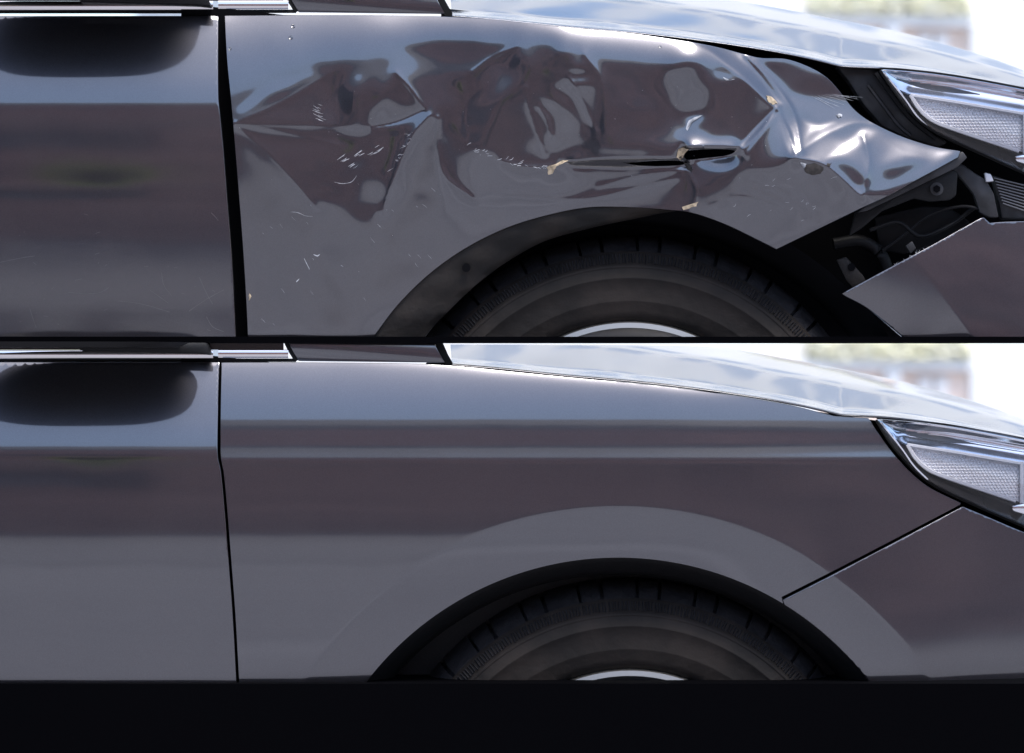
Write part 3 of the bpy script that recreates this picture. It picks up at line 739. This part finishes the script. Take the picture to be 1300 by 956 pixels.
    # ---------------- bumper corner
    if not damaged:
        arch = [(ARC[0] + 403 * math.cos(t), ARC[1] - 403 * math.sin(t)) for t in np.linspace(R(36.2), R(58.2), 26)]
        bo = joinpts(line([(995, 319.5), (1229, 202.5)]), spline([(1229, 202.5), (1262, 216), (1300, 232), (1360, 256)]), line([(1360, 256), (1360, 429), (1111, 429)]), arch)
        bump = add(panel('bumper', bo, H_fend_ok, dq, y0, paint, car, 3.2, .016, crisp=False))
    else:
        rr2 = np.hypot(gx - 770, gy - 712)
        Hb = H_fend - np.clip(550 - rr2, 0, 120) * math.tan(R(6.0)) * 1.0 + .12 * wav + np.where(gy < 300, 0, 0)
        bo = joinpts(line([(1071, 372.5), (1120, 346), (1190, 309), (1252, 275)]), line([(1252, 275), (1256, 274), (1264, 281)], 3), spline([(1264, 281), (1280, 279.5), (1300, 278.5), (1360, 276)]),
                     line([(1360, 276), (1360, 429), (1152, 429)]), spline([(1152, 429), (1124, 406), (1100, 388), (1071, 373)]))
        bump = add(panel('bumper', bo, blur(Hb, 1), dq, y0, paint, car, 3.2, .016, yoff=-.004, crisp=False))
    # ---------------- window trim, sill seal, pillar panel
    yt = float(sample(-H_door, np.array([100.]), np.array([17.]))[0]) / 1000
    yb = yt + .004
    add(strip('window_trim', line([(-60, 7), (270.5, 7)], 30), 11, yb, M['chrome'], car, T, .004))
    add(strip('window_trim', line([(277, 6.4), (366, 6.4)], 30), 11, yb, M['chrome'], car, T, .004))
    add(strip('window_seal', line([(-60, 14.6), (271.5, 14.6)], 30), 5.2, yb + .004, M['seal'], car, T, .01))
    add(strip('window_seal', line([(277, 14.4), (376, 14.4)], 30), 4.6, yb + .004, M['seal'], car, T, .01))
    add(strip('window_seal', line([(362, -12), (368, 1), (377, 15)], 8), 6, yb + .003, M['seal'], car, T, .01))
    add(slab('window_glass', [(-60, -9 if not damaged else -120), (360, -9 if not damaged else -120), (360, 1), (-60, 1)], yb + .012, yb + .016, M['lampdark'], car, T, 0))
    qtop = -60 if damaged else -8.5
    xl = 368 + (-qtop) * -.5 if not damaged else 345
    pp = [(379, 15.5), (565, 17.5), (555.5, 1), (551, -8.5)] + ([(520, -60), (330, -60)] if damaged else []) + [(366, -8.5), (371, 2)]
    add(slab('pillar_panel', pp, yt + .0055, yt + .012, paint, car, T, .0012))
    # ---------------- bonnet
    us = np.linspace(0, 1, 120); vs_ = np.linspace(0, 1, 40)
    near = np.array(spline([(574, 19.5), (640, 25), (720, 33.5), (800, 40.5), (880, 49.5), (960, 61), (1010, 70), (1040, 76.5), (1062, 82), (1074, 83.8), (1120, 86), (1160, 90), (1200, 95.5), (1250, 104), (1300, 114), (1370, 130)], 3))
    far = np.array(spline([(520, -30), (650, -30), (760, -25), (860, -12), (940, 1), (1010, 14), (1080, 28), (1140, 40), (1200, 56), (1250, 71), (1300, 89), (1370, 118)], 3))
    nq = lambda x: np.interp(x, near[:, 0], near[:, 1]); fq = lambda x: np.interp(x, far[:, 0], far[:, 1])
    yn = lambda x: float(sample(-H_fend, np.array([min(x, 1390.)]), np.array([18.]))[0]) / 1000
    verts = []; faces = []
    DEPTH = .62
    tv = np.linspace(0, 1, 400); sl = np.interp(tv, [0, .02, .05, .13, .19, .42, .58, .8, 1], [2.2, 1.1, .55, .62, 1.75, 1.6, .7, .62, .5]); cz = np.cumsum(sl); cz = (cz - cz[0]) / (cz[-1] - cz[0])
    HOODZ = lambda v: float(np.interp(v, tv, cz))
    xs = np.concatenate([np.linspace(574, 1370, 140)])
    for x in xs:
        a_ = nq(x); f_ = fq(x); ynear = yn(x) + .004
        dep = DEPTH if x < 1150 else DEPTH * (1 - .75 * ((x - 1150) / 220) ** 1.4)
        for j, v in enumerate([-.012, -.006, 0] + list(np.linspace(0, 1, 46)[1:] ** 1.3)):
            if v <= 0:                               # folded lip of the sheet
                verts.append(T(x, a_ + (1.0 if v == -.006 else (2.2 if v == -.012 else 0)), ynear + (.004 if v == -.012 else (.0006 if v == -.006 else .0018)))); continue
            # lip roll, shallow swage line, crown
            z = HOODZ(v)
            swage = .018 * math.exp(-((v - .30) / .05) ** 2)
            xx = x + v * (0 if x > 640 else -6)
            verts.append(T(xx, a_ + (f_ - a_) * z + .55 * min(1, v * 6) * (math.sin(x * .021 + v * 9) + .8 * math.sin(x * .047 - v * 15 + 2) * .6) * (1 - v), ynear + .0018 + dep * v))
        for j, v in enumerate((1.1, 1.25, 1.5)):     # past the crown
            verts.append(T(x, f_ + (a_ - f_) * (.02, .12, .35)[j] , ynear + dep * v))
    K = 3 + 45 + 3
    for i in range(len(xs) - 1):
        for j in range(K - 1): faces.append([i * K + j, (i + 1) * K + j, (i + 1) * K + j + 1, i * K + j + 1])
    hood = add(from_data('hood', verts, faces, M['paint'], car, True))
    # black seal along the bonnet edge and cowl gap
    # ---------------- wheel: tyre and rim
    cx, cq = 800, 620
    yo = .035
    c0 = T(cx, cq, yo); kx = (D + y0 + yo) / D
    wheel = empty('wheel', (0, 0, 0)); wheel.parent = car
    RT = .325 * kx
    tp = [(.208, .045), (.2105, .026), (.2135, .0185), (.218, .0145), (.226, .0125), (.236, .0118), (.2375, .0112), (.239, .0112), (.2405, .0116), (.252, .0116), (.266, .0122), (.2665, .0118), (.2685, .0120), (.269, .0126), (.280, .0150),
          (.2805, .0146), (.2835, .0152), (.284, .0160), (.292, .020), (.299, .0255), (.302, .029)]
    sh = [(.302, .029), (.308, .036), (.314, .045), (.3195, .058), (.323, .075), (.3245, .095)]
    A0, A1 = R(28), R(152)
    ty = add(lathe('tyre', [(r * kx, y0 + yo + y) for r, y in tp], c0.x, c0.z, A0, A1, 260, M['rubber'], wheel, 50))
    # tread shoulder: separate lugs with cut grooves between them
    bm = bmesh.new(); nl = 27; pitch = (A1 - A0) / nl
    full = sh + [(.325, .105), (.325, .112), (.316, .113), (.316, .119), (.325, .120), (.325, .135)]
    def ring(bm, t0, t1, prof_, seg, taper):
        rows = []
        for i in range(seg + 1):
            t = t0 + (t1 - t0) * i / seg
            rows.append([bm.verts.new((c0.x + r * kx * math.cos(t), y0 + yo + y, c0.z + r * kx * math.sin(t))) for r, y in prof_])
        for i in range(seg):
            for j in range(len(prof_) - 1): bm.faces.new([rows[i][j], rows[i][j + 1], rows[i + 1][j + 1], rows[i + 1][j]])
        return rows
    for k in range(nl):
        t0 = A0 + (k + .16 * math.sin(k * 2.1)) * pitch; g = pitch * (.022 + .016 * ((k * 7) % 3))
        lug = ring(bm, t0 + g, t0 + pitch - g * .4, full, 6, 0)
        # side walls of the cut
        for row, t in ((lug[0], t0 + g), (lug[-1], t0 + pitch - g * .4)):
            inn = [bm.verts.new((c0.x + (r - .006) * kx * math.cos(t), y0 + yo + y + .003, c0.z + (r - .006) * kx * math.sin(t))) for r, y in full]
            for j in range(len(full) - 1):
                bm.faces.new([row[j], row[j + 1], inn[j + 1], inn[j]])
        # shallow half-depth sipe marks on the lug
    ring(bm, A0, A1, [(r - .0055, y + .0028) for r, y in full], 120, 0)
    ring(bm, A0, A1, [(.302, .029), (.300, .033)], 120, 0)
    for k in range(150):                     # fine ribs moulded below the lugs
        t = A0 + (A1 - A0) * (k + .3 * random.random()) / 150; dt = .0035; r0, r1 = .2865 + .002 * random.random(), .2985
        q_ = [bm.verts.new((c0.x + r * kx * math.cos(t + d_), y0 + yo + y, c0.z + r * kx * math.sin(t + d_))) for (r, y, d_) in ((r0, .0168, -dt), (r1, .0236, -dt), (r1, .0236, dt), (r0, .0168, dt), (r0, .0142, 0), (r1, .0222, 0))]
        bm.faces.new([q_[0], q_[1], q_[5], q_[4]]); bm.faces.new([q_[4], q_[5], q_[2], q_[3]])
    bmesh.ops.recalc_face_normals(bm, faces=bm.faces[:])
    lug = add(from_bm('tread', bm, M['tread'], wheel, True, 30))
    rimp = [(.150, .060), (.176, .050), (.186, .034), (.190, .022), (.1985, .0155), (.204, .0125), (.2105, .0140), (.2135, .021), (.211, .04)]
    add(lathe('rim', [(r * kx, y0 + yo + y) for r, y in rimp], c0.x, c0.z, A0, A1, 160, M['alloy'], wheel, 40))
    add(lathe('rim_barrel', [(.186 * kx, y0 + yo + .036), (.182 * kx, y0 + yo + .16), (.02, y0 + yo + .165)], c0.x, c0.z, A0, A1, 80, M['alloy_dark'], wheel, 40))
    for k in range(5):      # spokes
        t = R(90 + 26 + 72 * k - 8)
        d = Vector((math.cos(t), 0, math.sin(t))); nrm = Vector((-d.z, 0, d.x)); bm = bmesh.new()
        bm_pts = []
        for (r, w, y) in ((.05, .03, .03), (.12, .022, .035), (.17, .024, .034), (.193, .036, .024)):
            for sgn, dy in ((-1, .02), (-1, .004), (1, .004), (1, .02)):
                p = Vector((c0.x, y0 + yo + y + dy, c0.z)) + d * r * kx + nrm * w * sgn * (1 if dy > .01 else .7); bm_pts.append(bm.verts.new(p))
        for i in range(3):
            for j in range(4): bm.faces.new([bm_pts[i * 4 + j], bm_pts[i * 4 + (j + 1) % 4], bm_pts[i * 4 + 4 + (j + 1) % 4], bm_pts[i * 4 + 4 + j]])
        bmesh.ops.recalc_face_normals(bm, faces=bm.faces[:])
        if math.sin(t) > .2: add(from_bm('spoke', bm, M['alloy'], wheel, True, 40))
        else: bm.free()
    # ---------------- wheel arch liner
    ac = T(ARC[0], ARC[1], .03)
    if not damaged:
        lp = [(.412, .034), (.404, .038), (.398, .046), (.393, .056), (.386, .07), (.380, .10), (.380, .14), (.10, .145)]
        ln = add(lathe('wheel_arch_liner', [(r, y0 + y) for r, y in lp], ac.x, ac.z, R(20), R(160), 120, M['black'], car, 50))
    else:
        ln = add(lathe('wheel_arch_liner', [(.425, y0 + .030), (.40, y0 + .07), (.392, y0 + .14), (.10, y0 + .145)], ac.x, ac.z, R(20), R(160), 120, M['void'], car, 50))
        outer = spline([(462, 432), (500, 386), (542, 344), (590, 311), (640, 286), (690, 270), (745, 260), (800, 258), (860, 262), (905, 270)], 8)
        inner = spline([(536, 432), (552, 412), (572, 392), (600, 365), (640, 334), (690, 306), (745, 290), (800, 278), (862, 267), (906, 273)], 8)
        n = 60
        def rs(c):
            c = np.array(c); L = np.concatenate([[0], np.cumsum(np.hypot(*np.diff(c, axis=0).T))]); t = np.linspace(0, L[-1], n)
            return np.stack([np.interp(t, L, c[:, 0]), np.interp(t, L, c[:, 1])], 1)
        oo, ii = rs(outer), rs(inner); v = []; f = []
        yl = -sample(H_dent, oo[:, 0], oo[:, 1] - 3) / 1000
        yl = np.convolve(np.pad(yl, 4, 'edge'), np.ones(9) / 9, 'valid')
        K = 7
        for i in range(n):
            for j in range(K):
                t = j / (K - 1); p = oo[i] * (1 - t) + ii[i] * t
                y = yl[i] + .004 + .012 * t - .004 * math.sin(t * 3.1) + .0012 * math.sin(i * .9) * math.sin(t * 3)
                v.append(T(p[0], p[1], y))
            v.append(T(ii[i][0], ii[i][1] + 1, yl[i] + .026)); v.append(T(ii[i][0], ii[i][1] - 2, yl[i] + .06))
        K += 2
        for i in range(n - 1):
            for j in range(K - 1): f.append([i * K + j, i * K + j + 1, (i + 1) * K + j + 1, (i + 1) * K + j])
        lip = add(from_data('arch_lip', v, f, M['liner'], car, True, 60))
        bm = bmesh.new(); bmesh.ops.create_cone(bm, cap_ends=True, segments=20, radius1=.0055, radius2=.0055, depth=.003)
        for v_ in bm.verts: v_.co = T(592, 340, yl[17] + .0035) + Vector((v_.co.x, v_.co.z, v_.co.y))
        add(from_bm('fixing_hole', bm, M['void'], lip, True, 40))
    # ---------------- dark body behind the gaps
    add(slab('inner_body', [(230, 4), (360, 19), (572, 22), (572, 60), (480, 150), (420, 260), (400, 430), (230, 430)], .045, .05, M['void'], car, T, 0))
    if damaged:
        add(slab('inner_body', [(560, 10), (760, 34), (900, 50), (1040, 74), (1130, 84), (1130, 430), (960, 430), (960, 320), (900, 240), (560, 230)], .145, .15, M['void'], car, T, 0))
        add(slab('inner_body', [(1090, 90), (1420, 120), (1420, 430), (1090, 430)], .25, .255, M['void'], car, T, 0))
    else:
        add(slab('inner_body', [(556, -8.4), (562, -8.4), (574, 19), (760, 40), (900, 54), (1040, 80), (1120, 92), (1200, 180), (1400, 250), (1400, 430), (1110, 433), (1068, 387), (1020, 346), (985, 323), (940, 300), (860, 262), (600, 120), (540, 20)], .12, .125, M['void'], car, T, 0))
    add(slab('cowl_seal', [(551, -8.4), (560, -8.4), (576, 20), (566, 20)], yt + .012, yt + .02, M['seal'], car, T, 0))
    # ---------------- headlight
    dx = 4 if damaged else 0; dz = -1 if damaged else 0
    def hl_y(px): return float(np.interp(px, [1100, 1200, 1300, 1400], [.042, .066, .098, .138]))
    lampo = empty('headlight', (0, 0, 0)); lampo.parent = car
    def U(p): return [(x + dx, q + dz) for x, q in p]
    topc = spline([(1113, 88.5), (1150, 91), (1200, 97), (1250, 105.5), (1310, 117), (1380, 132)], 8)
    botc = spline([(1112, 88.5), (1125, 110.5), (1141, 132), (1163, 155), (1189, 174), (1234, 195.5), (1300, 224), (1380, 258)], 8)
    if damaged: botc = spline([(1113, 88.5), (1132, 116), (1150, 140), (1172, 160), (1200, 176), (1240, 194), (1300, 221), (1380, 256)], 8)
    def rs2(c, xs):
        c = np.array(c); return np.interp(xs, c[:, 0], c[:, 1])
    xs = np.linspace(1114, 1376, 90)
    def sheet(name, qa, qb, ya, mat, K=12, bulge=0.0, xs=xs):
        v = []; f = []
        for x, q0_, q1_ in zip(xs, qa, qb):
            for j in range(K):
                t = j / (K - 1); v.append(T(x + dx, q0_ + (q1_ - q0_) * t + dz, ya(x, t) - bulge * math.sin(math.pi * t)))
        for i in range(len(xs) - 1):
            for j in range(K - 1): f.append([i * K + j, i * K + j + 1, (i + 1) * K + j + 1, (i + 1) * K + j])
        return add(from_data(name, v, f, mat, lampo, True, 60))
    qa, qb = rs2(topc, xs), rs2(botc, xs)
    # clear cover, slightly domed, following the nose
    sheet('lens_cover', qa + .8, qb - 1.5, lambda x, t: hl_y(x) - .022 + .02 * (1 - t) ** 2, M['lens'], 14, .006)
    # back bowl
    sheet('lamp_bowl', qa, qb, lambda x, t: hl_y(x) + .045, M['lampgrey'], 6, -.01)
    # dark lower bezel
    bw_ = np.array(qb) - np.interp(xs, [1114, 1150, 1185, 1230, 1300, 1376], [1.2, 9, 19, 22, 30, 40])
    sheet('lamp_bezel', np.maximum(bw_, qa), qb, lambda x, t: hl_y(x) + .030 - .026 * t, M['lampdark'], 8)
    # upper chrome reflector: a scooped blade
    rb = np.interp(xs, [1114, 1122, 1136, 1152, 1200, 1260, 1376], [88.5, 100, 118, 122, 129, 139, 158])
    sheet('reflector', qa + .6, np.maximum(rb, qa + .6), lambda x, t: hl_y(x) + .008 + (.016 * (1 - t) + .010 * math.sin(math.pi * t) ** 1.2) * min(1, (x - 1112) / 40), M['lampchrome'], 16)
    # frame bars
    f1 = spline([(1118, 93), (1130, 108), (1146, 128), (1160, 148), (1178, 166)], 5)
    add(strip('chrome_strip', U(f1), 3.0, [hl_y(p[0]) + .004 for p in f1], M['lampchrome'], lampo, T, .006))
    f1 = spline([(1117, 90.5), (1160, 94), (1200, 99), (1250, 107.5), (1310, 119)], 8)
    add(strip('chrome_strip', U(f1), 3.0, [hl_y(p[0]) + .004 for p in f1], M['lampchrome'], lampo, T, .006))
    f1 = spline([(1152, 121.5), (1200, 129), (1250, 137.5), (1296, 145.5)], 6)
    add(strip('light_guide', U(f1), 4.2, [hl_y(p[0]) + .006 for p in f1], M['lampgrey'], lampo, T, .01))
    f2 = spline([(1152, 121.5), (1162, 138), (1174, 150), (1190, 159), (1230, 173), (1290, 193)], 6)
    add(strip('light_guide', U(f2), 5.5, [hl_y(p[0]) + .006 for p in f2], M['lampgrey'], lampo, T, .01))
    f3 = [(1297, 143), (1297, 196)]
    add(strip('light_guide', U(line(f3, 8)), 6, [hl_y(1297) + .006] * len(line(f3, 8)), M['lampgrey'], lampo, T, .01))
    d1 = spline([(1134, 101), (1160, 108), (1195, 114), (1240, 121)], 6)  # added strip, paints the dark blue streak across the reflector
    add(strip('lamp_streak', U(d1), [1.5 + 6.5 * math.sin(math.pi * min(1, (i + .5) / len(d1) * 1.05)) for i in range(len(d1))], [hl_y(p[0]) + .004 for p in d1], M['lampstreak'], lampo, T, .008))
    for k in range(3):
        d2 = spline([(1150 + 14 * k, 104 + 2.2 * k), (1210, 107 + 2.6 * k), (1300, 122 + 3.2 * k)], 8)
        add(strip('lens_rib', U(d2), 1.0, [hl_y(p[0]) + .001 for p in d2], M['lampchrome'], lampo, T, .004))
    # honeycomb plate: hundreds of tiny lenslets
    hp = [(1157, 126), (1200, 132), (1250, 141), (1296, 149), (1292, 191), (1230, 170), (1192, 156), (1177, 147), (1166, 136)]
    bm = bmesh.new()
    P = 4.3; row = 0; q = 118.
    while q < 196:
        x = 1150. + (P / 2 if row % 2 else 0)
        while x < 1300:
            if inside(np.array([x]), np.array([q]), hp)[0]:
                yb_ = hl_y(x) + .013
                c = bm.verts.new(T(x + dx, q + dz, yb_ + .0028))
                rg = [bm.verts.new(T(x + dx + P * .56 * math.cos(R(30 + 60 * k)), q + dz + P * .56 * math.sin(R(30 + 60 * k)), yb_)) for k in range(6)]
                mid = [bm.verts.new(T(x + dx + P * .40 * math.cos(R(30 + 60 * k)), q + dz + P * .40 * math.sin(R(30 + 60 * k)), yb_ + .0006)) for k in range(6)]
                for k in range(6):
                    bm.faces.new([rg[k], rg[(k + 1) % 6], mid[(k + 1) % 6], mid[k]]); bm.faces.new([mid[k], mid[(k + 1) % 6], c])
            x += P
        q += P * .866; row += 1
    lp_ = U([(1156, 124), (1200, 130), (1250, 139), (1297, 147), (1294, 194), (1230, 172.5), (1190, 158), (1175, 149), (1164, 138)])
    add(from_data('lamp_plate', [T(p[0], p[1], hl_y(p[0] - dx) + .0142) for p in lp_] + [T(p[0], p[1], hl_y(p[0] - dx) + .018) for p in lp_], [list(range(9)), list(range(17, 8, -1))] + [[i, (i + 1) % 9, 9 + (i + 1) % 9, 9 + i] for i in range(9)], M['honey'], lampo, False))
    hc = add(from_bm('honeycomb_plate', bm, M['honey'], lampo, False)); tag(hc, kind='stuff')
    add(slab('lamp_socket', U([(1284, 199), (1302, 196), (1312, 203), (1300, 210), (1286, 207)]), hl_y(1296) + .004, hl_y(1296) + .02, M['lampchrome'], lampo, T, .002))
    # rubber edge round the lamp
    eb = [(x, q_) for x, q_ in botc if x < 1378]
    add(strip('lamp_seal', U([(x, q_ + 1.6) for x, q_ in eb]), 3.6, [hl_y(p[0]) - .012 for p in eb], M['seal'], lampo, T, .03))
    et = [(x, q_) for x, q_ in topc if x < 1378]
    add(strip('lamp_seal', U([(x, q_ - 1.0) for x, q_ in et]), 3.0, [hl_y(p[0]) + .022 for p in et], M['seal'], lampo, T, .03))
    if damaged:
        # torn-open nose: housing flank, bracket, clips
        add(slab('lamp_housing', [(1062, 84), (1116, 88), (1134, 116), (1152, 142), (1176, 164), (1204, 181), (1190, 186), (1150, 174), (1120, 160), (1096, 132), (1078, 104)], .085, .12, M['bracket'], car, T, .003))
        add(strip('housing_rib', spline([(1102, 108), (1120, 132), (1140, 158), (1156, 172)], 5), 5, .078, M['bracket'], car, T, .012))
        add(strip('housing_rib', spline([(1112, 92), (1136, 126), (1158, 152), (1188, 176)], 5), 7, .070, M['black'], car, T, .012))
        add(slab('bracket', [(1222, 192), (1228, 200), (1216, 212), (1150, 244), (1100, 268), (1088, 270), (1112, 252), (1180, 216)], .050, .058, M['bracket'], car, T, .0015))
        br = add(slab('bracket', [(1086, 268), (1150, 238), (1206, 212), (1216, 220), (1214, 248), (1206, 254), (1180, 256), (1160, 252), (1120, 268), (1094, 290), (1078, 300)], .062, .072, M['black'], car, T, .002))
        for (r_, yy, mt) in ((.0085, .058, 'bracket'), (.005, .054, 'void')):
            bm = bmesh.new(); bmesh.ops.create_cone(bm, cap_ends=True, segments=6 if r_ < .006 else 24, radius1=r_, radius2=r_ * .85, depth=.006)
            for v_ in bm.verts: v_.co = T(1189, 240, yy) + Vector((v_.co.x, v_.co.z, v_.co.y))
            add(from_bm('bolt', bm, M[mt], br, True, 40))
        add(slab('lamp_bracket', [(1208, 212), (1222, 208), (1238, 220), (1252, 228), (1262, 246), (1268, 276), (1256, 276), (1244, 270), (1236, 246), (1220, 226)], .085, .10, M['bracket'], car, T, .002))
        add(slab('lamp_clip', [(1250, 219), (1258, 221), (1262, 230), (1252, 231)], .078, .09, M['lampgrey'], car, T, .0015))
        rl = add(slab('fog_lamp_body', [(1260, 222), (1300, 236), (1370, 262), (1370, 276), (1290, 278), (1272, 278), (1266, 246)], .10, .13, M['bracket'], car, T, .003))
        for k in range(9):
            q_ = 226 + k * 4
            add(strip('lamp_rib', line([(1262 + k * 1.4, q_), (1300, q_ + 9), (1340, q_ + 20)], 20), 1.8, .094, M['ribgrey'], rl, T, .006))
        tb = add(slab('liner_tab', [(1062, 330), (1074, 326), (1096, 350), (1102, 362), (1088, 372), (1074, 356)], .055, .062, M['liner'], car, T, .0015))
        bm = bmesh.new(); bmesh.ops.create_cone(bm, cap_ends=True, segments=20, radius1=.005, radius2=.005, depth=.004)
        for v_ in bm.verts: v_.co = T(1081, 339, .0545) + Vector((v_.co.x, v_.co.z, v_.co.y))
        add(from_bm('fixing_hole', bm, M['void'], tb, True, 40))
    if damaged:
        def tube(name, path, rad, mat, parent, n=8):
            P3 = [T(*p) for p in path]; v = []; f = []
            for i, p in enumerate(P3):
                t = (P3[min(i + 1, len(P3) - 1)] - P3[max(i - 1, 0)]).normalized(); u = t.orthogonal().normalized(); w = t.cross(u)
                for k in range(n): v.append(p + (u * math.cos(2 * math.pi * k / n) + w * math.sin(2 * math.pi * k / n)) * rad)
            for i in range(len(P3) - 1):
                for k in range(n): f.append([i * n + k, i * n + (k + 1) % n, (i + 1) * n + (k + 1) % n, (i + 1) * n + k])
            return add(from_data(name, v, f, M[mat], parent))
        def path3(p2, y0_, y1_):
            sp = spline(p2, 5); return [(x, q, y0_ + (y1_ - y0_) * i / max(1, len(sp) - 1)) for i, (x, q) in enumerate(sp)]
        tube('wire', path3([(1104, 292), (1140, 282), (1168, 300), (1206, 286), (1240, 262), (1262, 256)], .09, .11), .0028, 'black', car)
        tube('wire', path3([(1120, 318), (1150, 296), (1182, 272), (1222, 262), (1252, 268)], .10, .09), .0022, 'black', car)
        tube('hose', path3([(1058, 310), (1092, 306), (1118, 322), (1130, 350), (1150, 372)], .11, .12), .008, 'black', car)
        add(slab('crash_support', [(1110, 276), (1170, 262), (1204, 262), (1232, 282), (1214, 300), (1150, 322), (1116, 318)], .135, .15, M['black'], car, T, .003))
        add(slab('bumper_clip', [(1150, 312), (1158, 306), (1163, 315), (1156, 322)], .046, .056, M['bracket'], car, T, .001))
        # splintered plastic along the bumper's upper edge
        bm = bmesh.new()
        for k in range(16):
            u = random.uniform(.36, .60); x = 1071 + u * 181; q = 372.5 - u * 97.5; L_ = random.uniform(1.5, 6); an = random.uniform(-2.6, -.6); y_ = -float(sample(Hb, np.array([x]), np.array([q]))[0]) / 1000 + .002
            p0 = T(x - .7, q + .6, y_); p1 = T(x + .7, q - .1, y_); p2 = T(x + math.cos(an) * L_, q + math.sin(an) * L_, y_ - random.uniform(-.003, .004)); p3 = T(x, q + .4, y_ + .0012)
            vs = [bm.verts.new(p) for p in (p0, p1, p2, p3)]
            for f_ in ((0, 1, 2), (1, 3, 2), (3, 0, 2)): bm.faces.new([vs[i] for i in f_])
        tag(add(from_bm('splinters', bm, M['primer'], bump, False)), kind='stuff')
    # ---------------- wing mirror (its underside is what darkens the door's shoulder)
    if damaged:
        bm = bmesh.new(); r = bmesh.ops.create_icosphere(bm, subdivisions=4, radius=1)
        for v in bm.verts:
            c = v.co; f_ = lambda t: math.copysign(abs(t) ** .72, t)
            w = Vector((f_(c.x), f_(c.y), f_(c.z)))
            v.co = Vector((w.x * .142 + w.y * .022 + T(98, 0, 0).x, y0 - .056 + w.y * .092, T(0, -56, 0).z + w.z * .060))
        mi = add(from_bm('wing_mirror', bm, M['black'], car))
        add(slab('mirror_foot', [(100, 2), (250, 6), (268, 8), (250, -30), (120, -40)], yb - .03, yb + .008, M['black'], mi, T, .003))
    else:
        n = 40; poly = []
        for k in range(n):
            t = 2 * math.pi * k / n; f_ = lambda t_: math.copysign(abs(t_) ** .72, t_)
            poly.append((T(98, 0).x + .140 * f_(math.cos(t)) + .022 * f_(math.sin(t)), y0 - .056 + .092 * f_(math.sin(t))))
        bm = bmesh.new(); z1 = T(0, -8.3, 0).z; z0_ = T(0, -1.5, 0).z
        lo = [bm.verts.new((x, y, z0_ + .0)) for x, y in poly]; hi = [bm.verts.new((x, y, z1)) for x, y in poly]
        cxm = T(98, 0).x
        for v in lo: v.co.x = cxm + (v.co.x - cxm) * .9; v.co.y = (y0 - .052) + (v.co.y - y0 + .052) * .95
        bm.faces.new(lo); bm.faces.new(hi)
        for k in range(n): bm.faces.new([lo[k], lo[(k + 1) % n], hi[(k + 1) % n], hi[k]])
        bmesh.ops.recalc_face_normals(bm, faces=bm.faces[:])
        mi = from_bm('wing_mirror', bm, M['black'], car, True, 40)
        parts.append(mi)
        add(slab('mirror_foot', [(100, 2), (250, 6), (268, 8), (262, -8), (110, -8)], yb - .03, yb + .008, M['black'], mi, T, .003))
    # ---------------- trim everything at the boards, then hang on the empties
    zlo = ZC + (478 - qlo - dq) / 1000 - .0008; zhi = None if damaged else SLAB_B + .0004
    bpy.context.view_layer.update()
    for o in parts:
        cut(o, zlo, zhi)
        if len(o.data.polygons) == 0:
            print('empty part', o.name)
    for o in [wheel, lampo] + [p for p in parts if p.parent == car]:
        o.matrix_parent_inverse = car.matrix_world.inverted()
    return car

m, n, l, b_ = new_mat('water_drop'); b_.inputs['Transmission Weight'].default_value = 1; b_.inputs['IOR'].default_value = 1.33; b_.inputs['Roughness'].default_value = 0
M['lens_drop'] = m
M['honey'] = mat_simple('honeycomb_lens', (.72, .72, .76), .22, metal=0)
build_car(0, .035, True)
build_car(443, 0.0, False)
